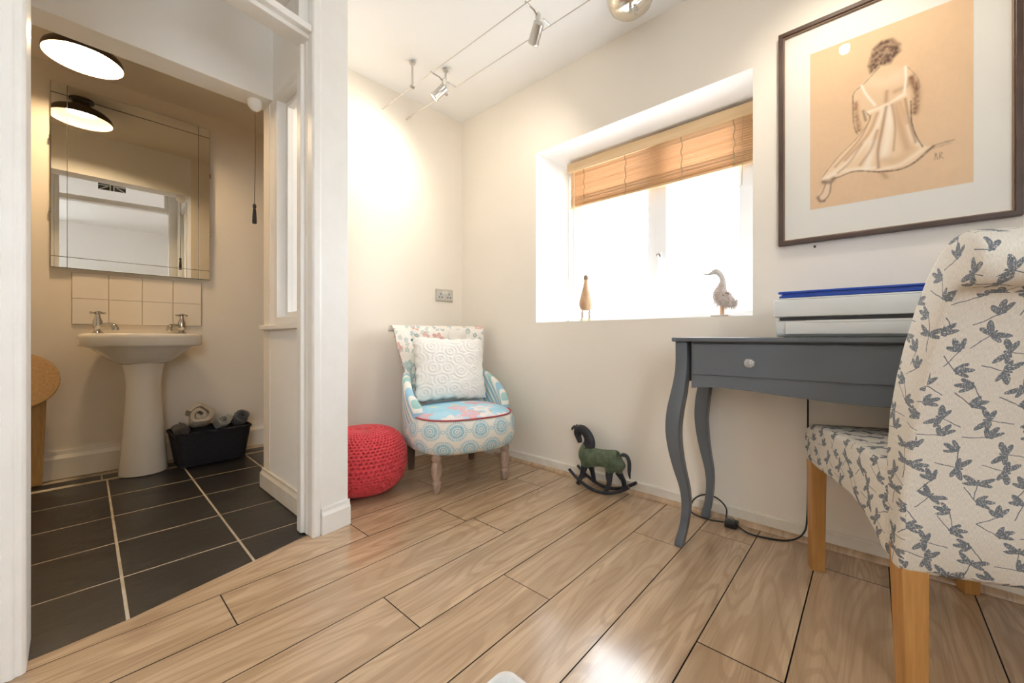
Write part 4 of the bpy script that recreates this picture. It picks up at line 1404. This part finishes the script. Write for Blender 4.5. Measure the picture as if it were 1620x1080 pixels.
    for p_, w_, a_ in (([(.476, .229), (.376, .298), (.319, .325), (.302, .351)], .0045, .55), ([(.302, .351), (.307, .52), (.331, .591)], .005, .6), ([(.645, .283), (.70, .36), (.712, .42)], .004, .35), ([(.388, .47), (.412, .527), (.319, .621), (.2, .702), (.09, .805)], .004, .55),
                       ([(.662, .481), (.667, .60), (.695, .69), (.73, .755)], .005, .8), ([(.09, .834), (.2, .827), (.319, .812), (.467, .845)], .006, .75), ([(.467, .845), (.60, .855), (.70, .825), (.79, .763)], .007, .8), ([(.70, .82), (.79, .765), (.90, .755)], .006, .45), ([(.79, .775), (.88, .768)], .010, .25)):
        blend(stroke(p_, w_) * tex, DK, a_)
    for p_ in ([(.36, .305), (.388, .364), (.445, .445)], [(.631, .278), (.633, .344), (.625, .42)]):
        blend(stroke(p_, .0085), (.93, .85, .74), .95)
    foot = [(.114, .822), (.165, .835), (.150, .88), (.14, .919), (.102, .957), (.057, .939), (.064, .906), (.102, .868)]
    blend(inside(foot, .02), (.80, .60, .42), .9)
    blend(stroke([(.114, .85), (.09, .90), (.062, .925)], .006), DK, .6)
    blend(stroke([(.10, .84), (.15, .845), (.17, .83)], .018), DK, .7)
    blend(stroke([(.152, .855), (.14, .919), (.102, .957)], .006), DK, .7)
    blend(stroke([(.057, .93), (.075, .955), (.102, .957)], .012), DK, .7)
    blend(stroke([(.49, .855), (.515, .885)], .018), MD, .5)
    for p_ in ([(.796, .842), (.803, .806), (.812, .842)], [(.824, .842), (.826, .808), (.838, .815), (.828, .826), (.842, .842)]):
        blend(stroke(p_, .0035), DK, .55)
    bb = MB()
    yy, zz = .208 - .42 * u, .735 - .607 * v
    bb.v = [(-.0092, float(a), float(c)) for a, c in zip(yy.ravel(), zz.ravel())]
    W_ = nu + 1
    bb.f = [(j * W_ + i, (j + 1) * W_ + i, (j + 1) * W_ + i + 1, j * W_ + i + 1) for j in range(nv) for i in range(nu)]
    bb.mi = [0] * len(bb.f)
    me = bb.mesh('print', smooth=0)
    at = me.color_attributes.new('pastel', 'FLOAT_COLOR', 'POINT')
    at.data.foreach_set('color', np.concatenate([np.clip(C, 0, 1), np.ones(u.shape + (1,))], 2).astype(np.float32).ravel())
    m, nt, b_ = newmat('pastel_on_peach_paper', (.7, .5, .3), .9)
    an = nt.nodes.new('ShaderNodeAttribute'); an.attribute_name = 'pastel'
    g = noise(nt, coord(nt), 700, 2, .6)
    lnk(nt, mixc(nt, (g - .5).abs() * .25, an.outputs['Color'], (.85, .65, .45)), b_.inputs['Base Color'])
    return link('print', me, m, pi_)


paint_print()
MB().box(-.0135, -.0115, -.288, .288, .021, .831).build('glass', 'pane', pi_, smooth=0)
hk = tag(MB().tube([(1.944, .166, 1.153), (1.936, .166, 1.153), (1.934, .166, 1.148)], .0035, 6).build('wall_hook', 'darkmetal'), 'tiny dark wall hook just under the framed drawing', 'hook')

# ------------------------------------------------------------------ cable track lights
CZ = 2.24
tk = thing('cable_track', 'pair of taut steel lighting cables strung below the ceiling', 'light track', (1.40, 2.30, CZ))
for x in (-.085, .085):
    wy = .012 - (x + .0) * .049
    MB().tube([(x, wy - .16, 0), (x, -2.0, 0), (x, -3.68, 0)], .0022, 6).build('cable', 'steel', tk)
    tb = MB().tube([(x, wy - .155, 0), (x, wy - .12, 0), (x, wy - .115, 0), (x, wy - .05, 0), (x, wy - .045, 0), (x, wy - .012, 0)], [.0035, .0035, .0055, .0055, .0035, .0035], 8).build('turnbuckle', 'steel', tk)
    ey = MB().tube([(x, wy - .014, 0), (x, wy + .012, 0)], .0055, 8).build('wall_eye', 'chrome', tk)
for x, y in ((-.085, -.335), (.085, -.425)):
    rd = MB().tube([(x, y, -.004), (x, y, H - CZ - .012)], .0065, 10).build('support_rod', 'steel', tk)
    MB().lathe([(.017, 0), (.017, .006), (.010, .012), (.008, .016)], 16, (x, y, H - CZ - .0155)).build('ceiling_foot', 'chrome', rd)
    MB().tube([(x - .012, y, 0), (x + .012, y, 0)], .008, 8).build('clamp', 'chrome', rd)

M['bulbglow'] = emit('halogen_glow', (1.0, .86, .66), 60)
M['bulboff'] = newmat('unlit_reflector', (.75, .74, .70), .15, .8)[0]
def spotlight(y, aim, label, lit, power, size=70, col=(1.0, .87, .70)):
    t = thing('spotlight', label, 'spotlight', (1.40, y, CZ), 0, 'spotlights on the steel cables')
    MB().tube([(-.09, 0, .004), (-.03, 0, .004), (-.012, 0, -.006)], .0038, 8).build('arm', 'chrome', t)
    MB().tube([(.09, 0, .004), (.03, 0, .004), (.012, 0, -.006)], .0038, 8).build('arm', 'chrome', t)
    MB().lathe([(.010, .008), (.013, .002), (.013, -.012), (.008, -.018), (.005, -.045)], 14).build('joint', newmat('frosted_joint', (.75, .74, .70), .4)[0], t)
    d = Vector(aim).normalized()
    top_ = Vector((0, 0, -.045)) - d * .012
    q_ = d.to_track_quat('-Z', 'Y').to_matrix().to_4x4()
    q_.translation = top_
    hm = MB()
    prof_ = [(.004, .0), (.020, -.0005), (.024, -.004), (.0245, -.075), (.0265, -.078), (.0265, -.084), (.0245, -.087), (.0215, -.087), (.0215, -.060), (.004, -.045)]
    hm.lathe(prof_, 24)
    hm.v = [tuple(q_ @ Vector(p)) for p in hm.v]
    hs = hm.build('lamp_head', 'steel', t, smooth=40)
    lm_ = MB().lathe([(.001, -.062), (.019, -.064), (.0205, -.078), (.014, -.086), (.001, -.089)], 18)
    lm_.v = [tuple(q_ @ Vector(p)) for p in lm_.v]
    lm_.build('bulb', M['bulbglow'] if lit else M['bulboff'], hs)
    if lit:
        ld = bpy.data.lights.new('spotlight_beam', 'SPOT')
        ld.energy, ld.color, ld.spot_size, ld.spot_blend, ld.shadow_soft_size = power, col, R(size), .9, .018
        lo = bpy.data.objects.new('spotlight_beam', ld)
        COL.objects.link(lo)
        lo.parent = t
        lo.location = top_ + d * .094
        lo.rotation_euler = d.to_track_quat('-Z', 'Y').to_euler()
spotlight(1.783, (-.42, .62, -.62), 'lit steel spotlight nearest the alcove wall', True, 17, 140)
spotlight(1.108, (.38, .72, -.55), 'steel spotlight nearest the chrome dome with its bulb hidden', True, 10, 125)
spotlight(.10, (.55, -.05, -.60), 'steel spotlight aimed at the framed drawing', True, 11, 115)

td = thing('transformer_dome', 'polished chrome dome transformer on the ceiling above the window wall', 'transformer', (1.735, .83, H))
MB().lathe([(.108, 0), (.108, -.006), (.104, -.03), (.092, -.056), (.072, -.074), (.045, -.086), (.001, -.091)], 40).build('dome', newmat('champagne_chrome', (.78, .72, .62), .16, 1)[0], td)
for dx, dy in ((-.035, -.015), (-.010, -.030)):
    MB().tube([(dx, dy, -.075), (dx, dy, -.118)], .0065, 10).build('terminal', 'chrome', td)
    MB().tube(spline([(dx, dy, -.108), (dx - .03, dy - .10, -.112), (dx - .12, dy - .16, -.115), (-.25, -.22, -.125), (-.252 if dx < -.02 else -.42, -.30, -.148)], 20), .003, 6).build('feed_wire', 'steel', td)

# ------------------------------------------------------------------ dish on the floor at the very bottom of the view
ds = thing('pet_dish', 'white square dish with a grey hollow on the floor by the camera', 'dish', (.592, .552, 0), R(-2))
M['dishwhite'] = varied('chipped_white_glaze', (.74, .74, .74), (.66, .65, .63), .35, scale=40)
def dish_ring(r, z, e=.03):
    return [(p[0], p[1], z) for p in rrect(-r, r, -r, r, max(.008, e), 6)]
loft([dish_ring(.060, 0), dish_ring(.066, .004), dish_ring(.070, .045), dish_ring(.069, .050), dish_ring(.064, .051), dish_ring(.060, .048), dish_ring(.052, .022)], True, False).build('wall', 'dishwhite', ds, smooth=50)
loft([dish_ring(.052, .0215), dish_ring(.03, .016), dish_ring(.012, .015, .01)], False, True).build('hollow', varied('grey_dish_base', (.22, .22, .20), (.30, .30, .27), .6, scale=30), ds, smooth=50)
MB().tube([(.0715, -.06, .044), (.0715, -.004, .044), (.0715, .030, .044)], .004, 6).build('pink_trim', newmat('faded_pink_trim', (.55, .38, .42), .6)[0], ds)
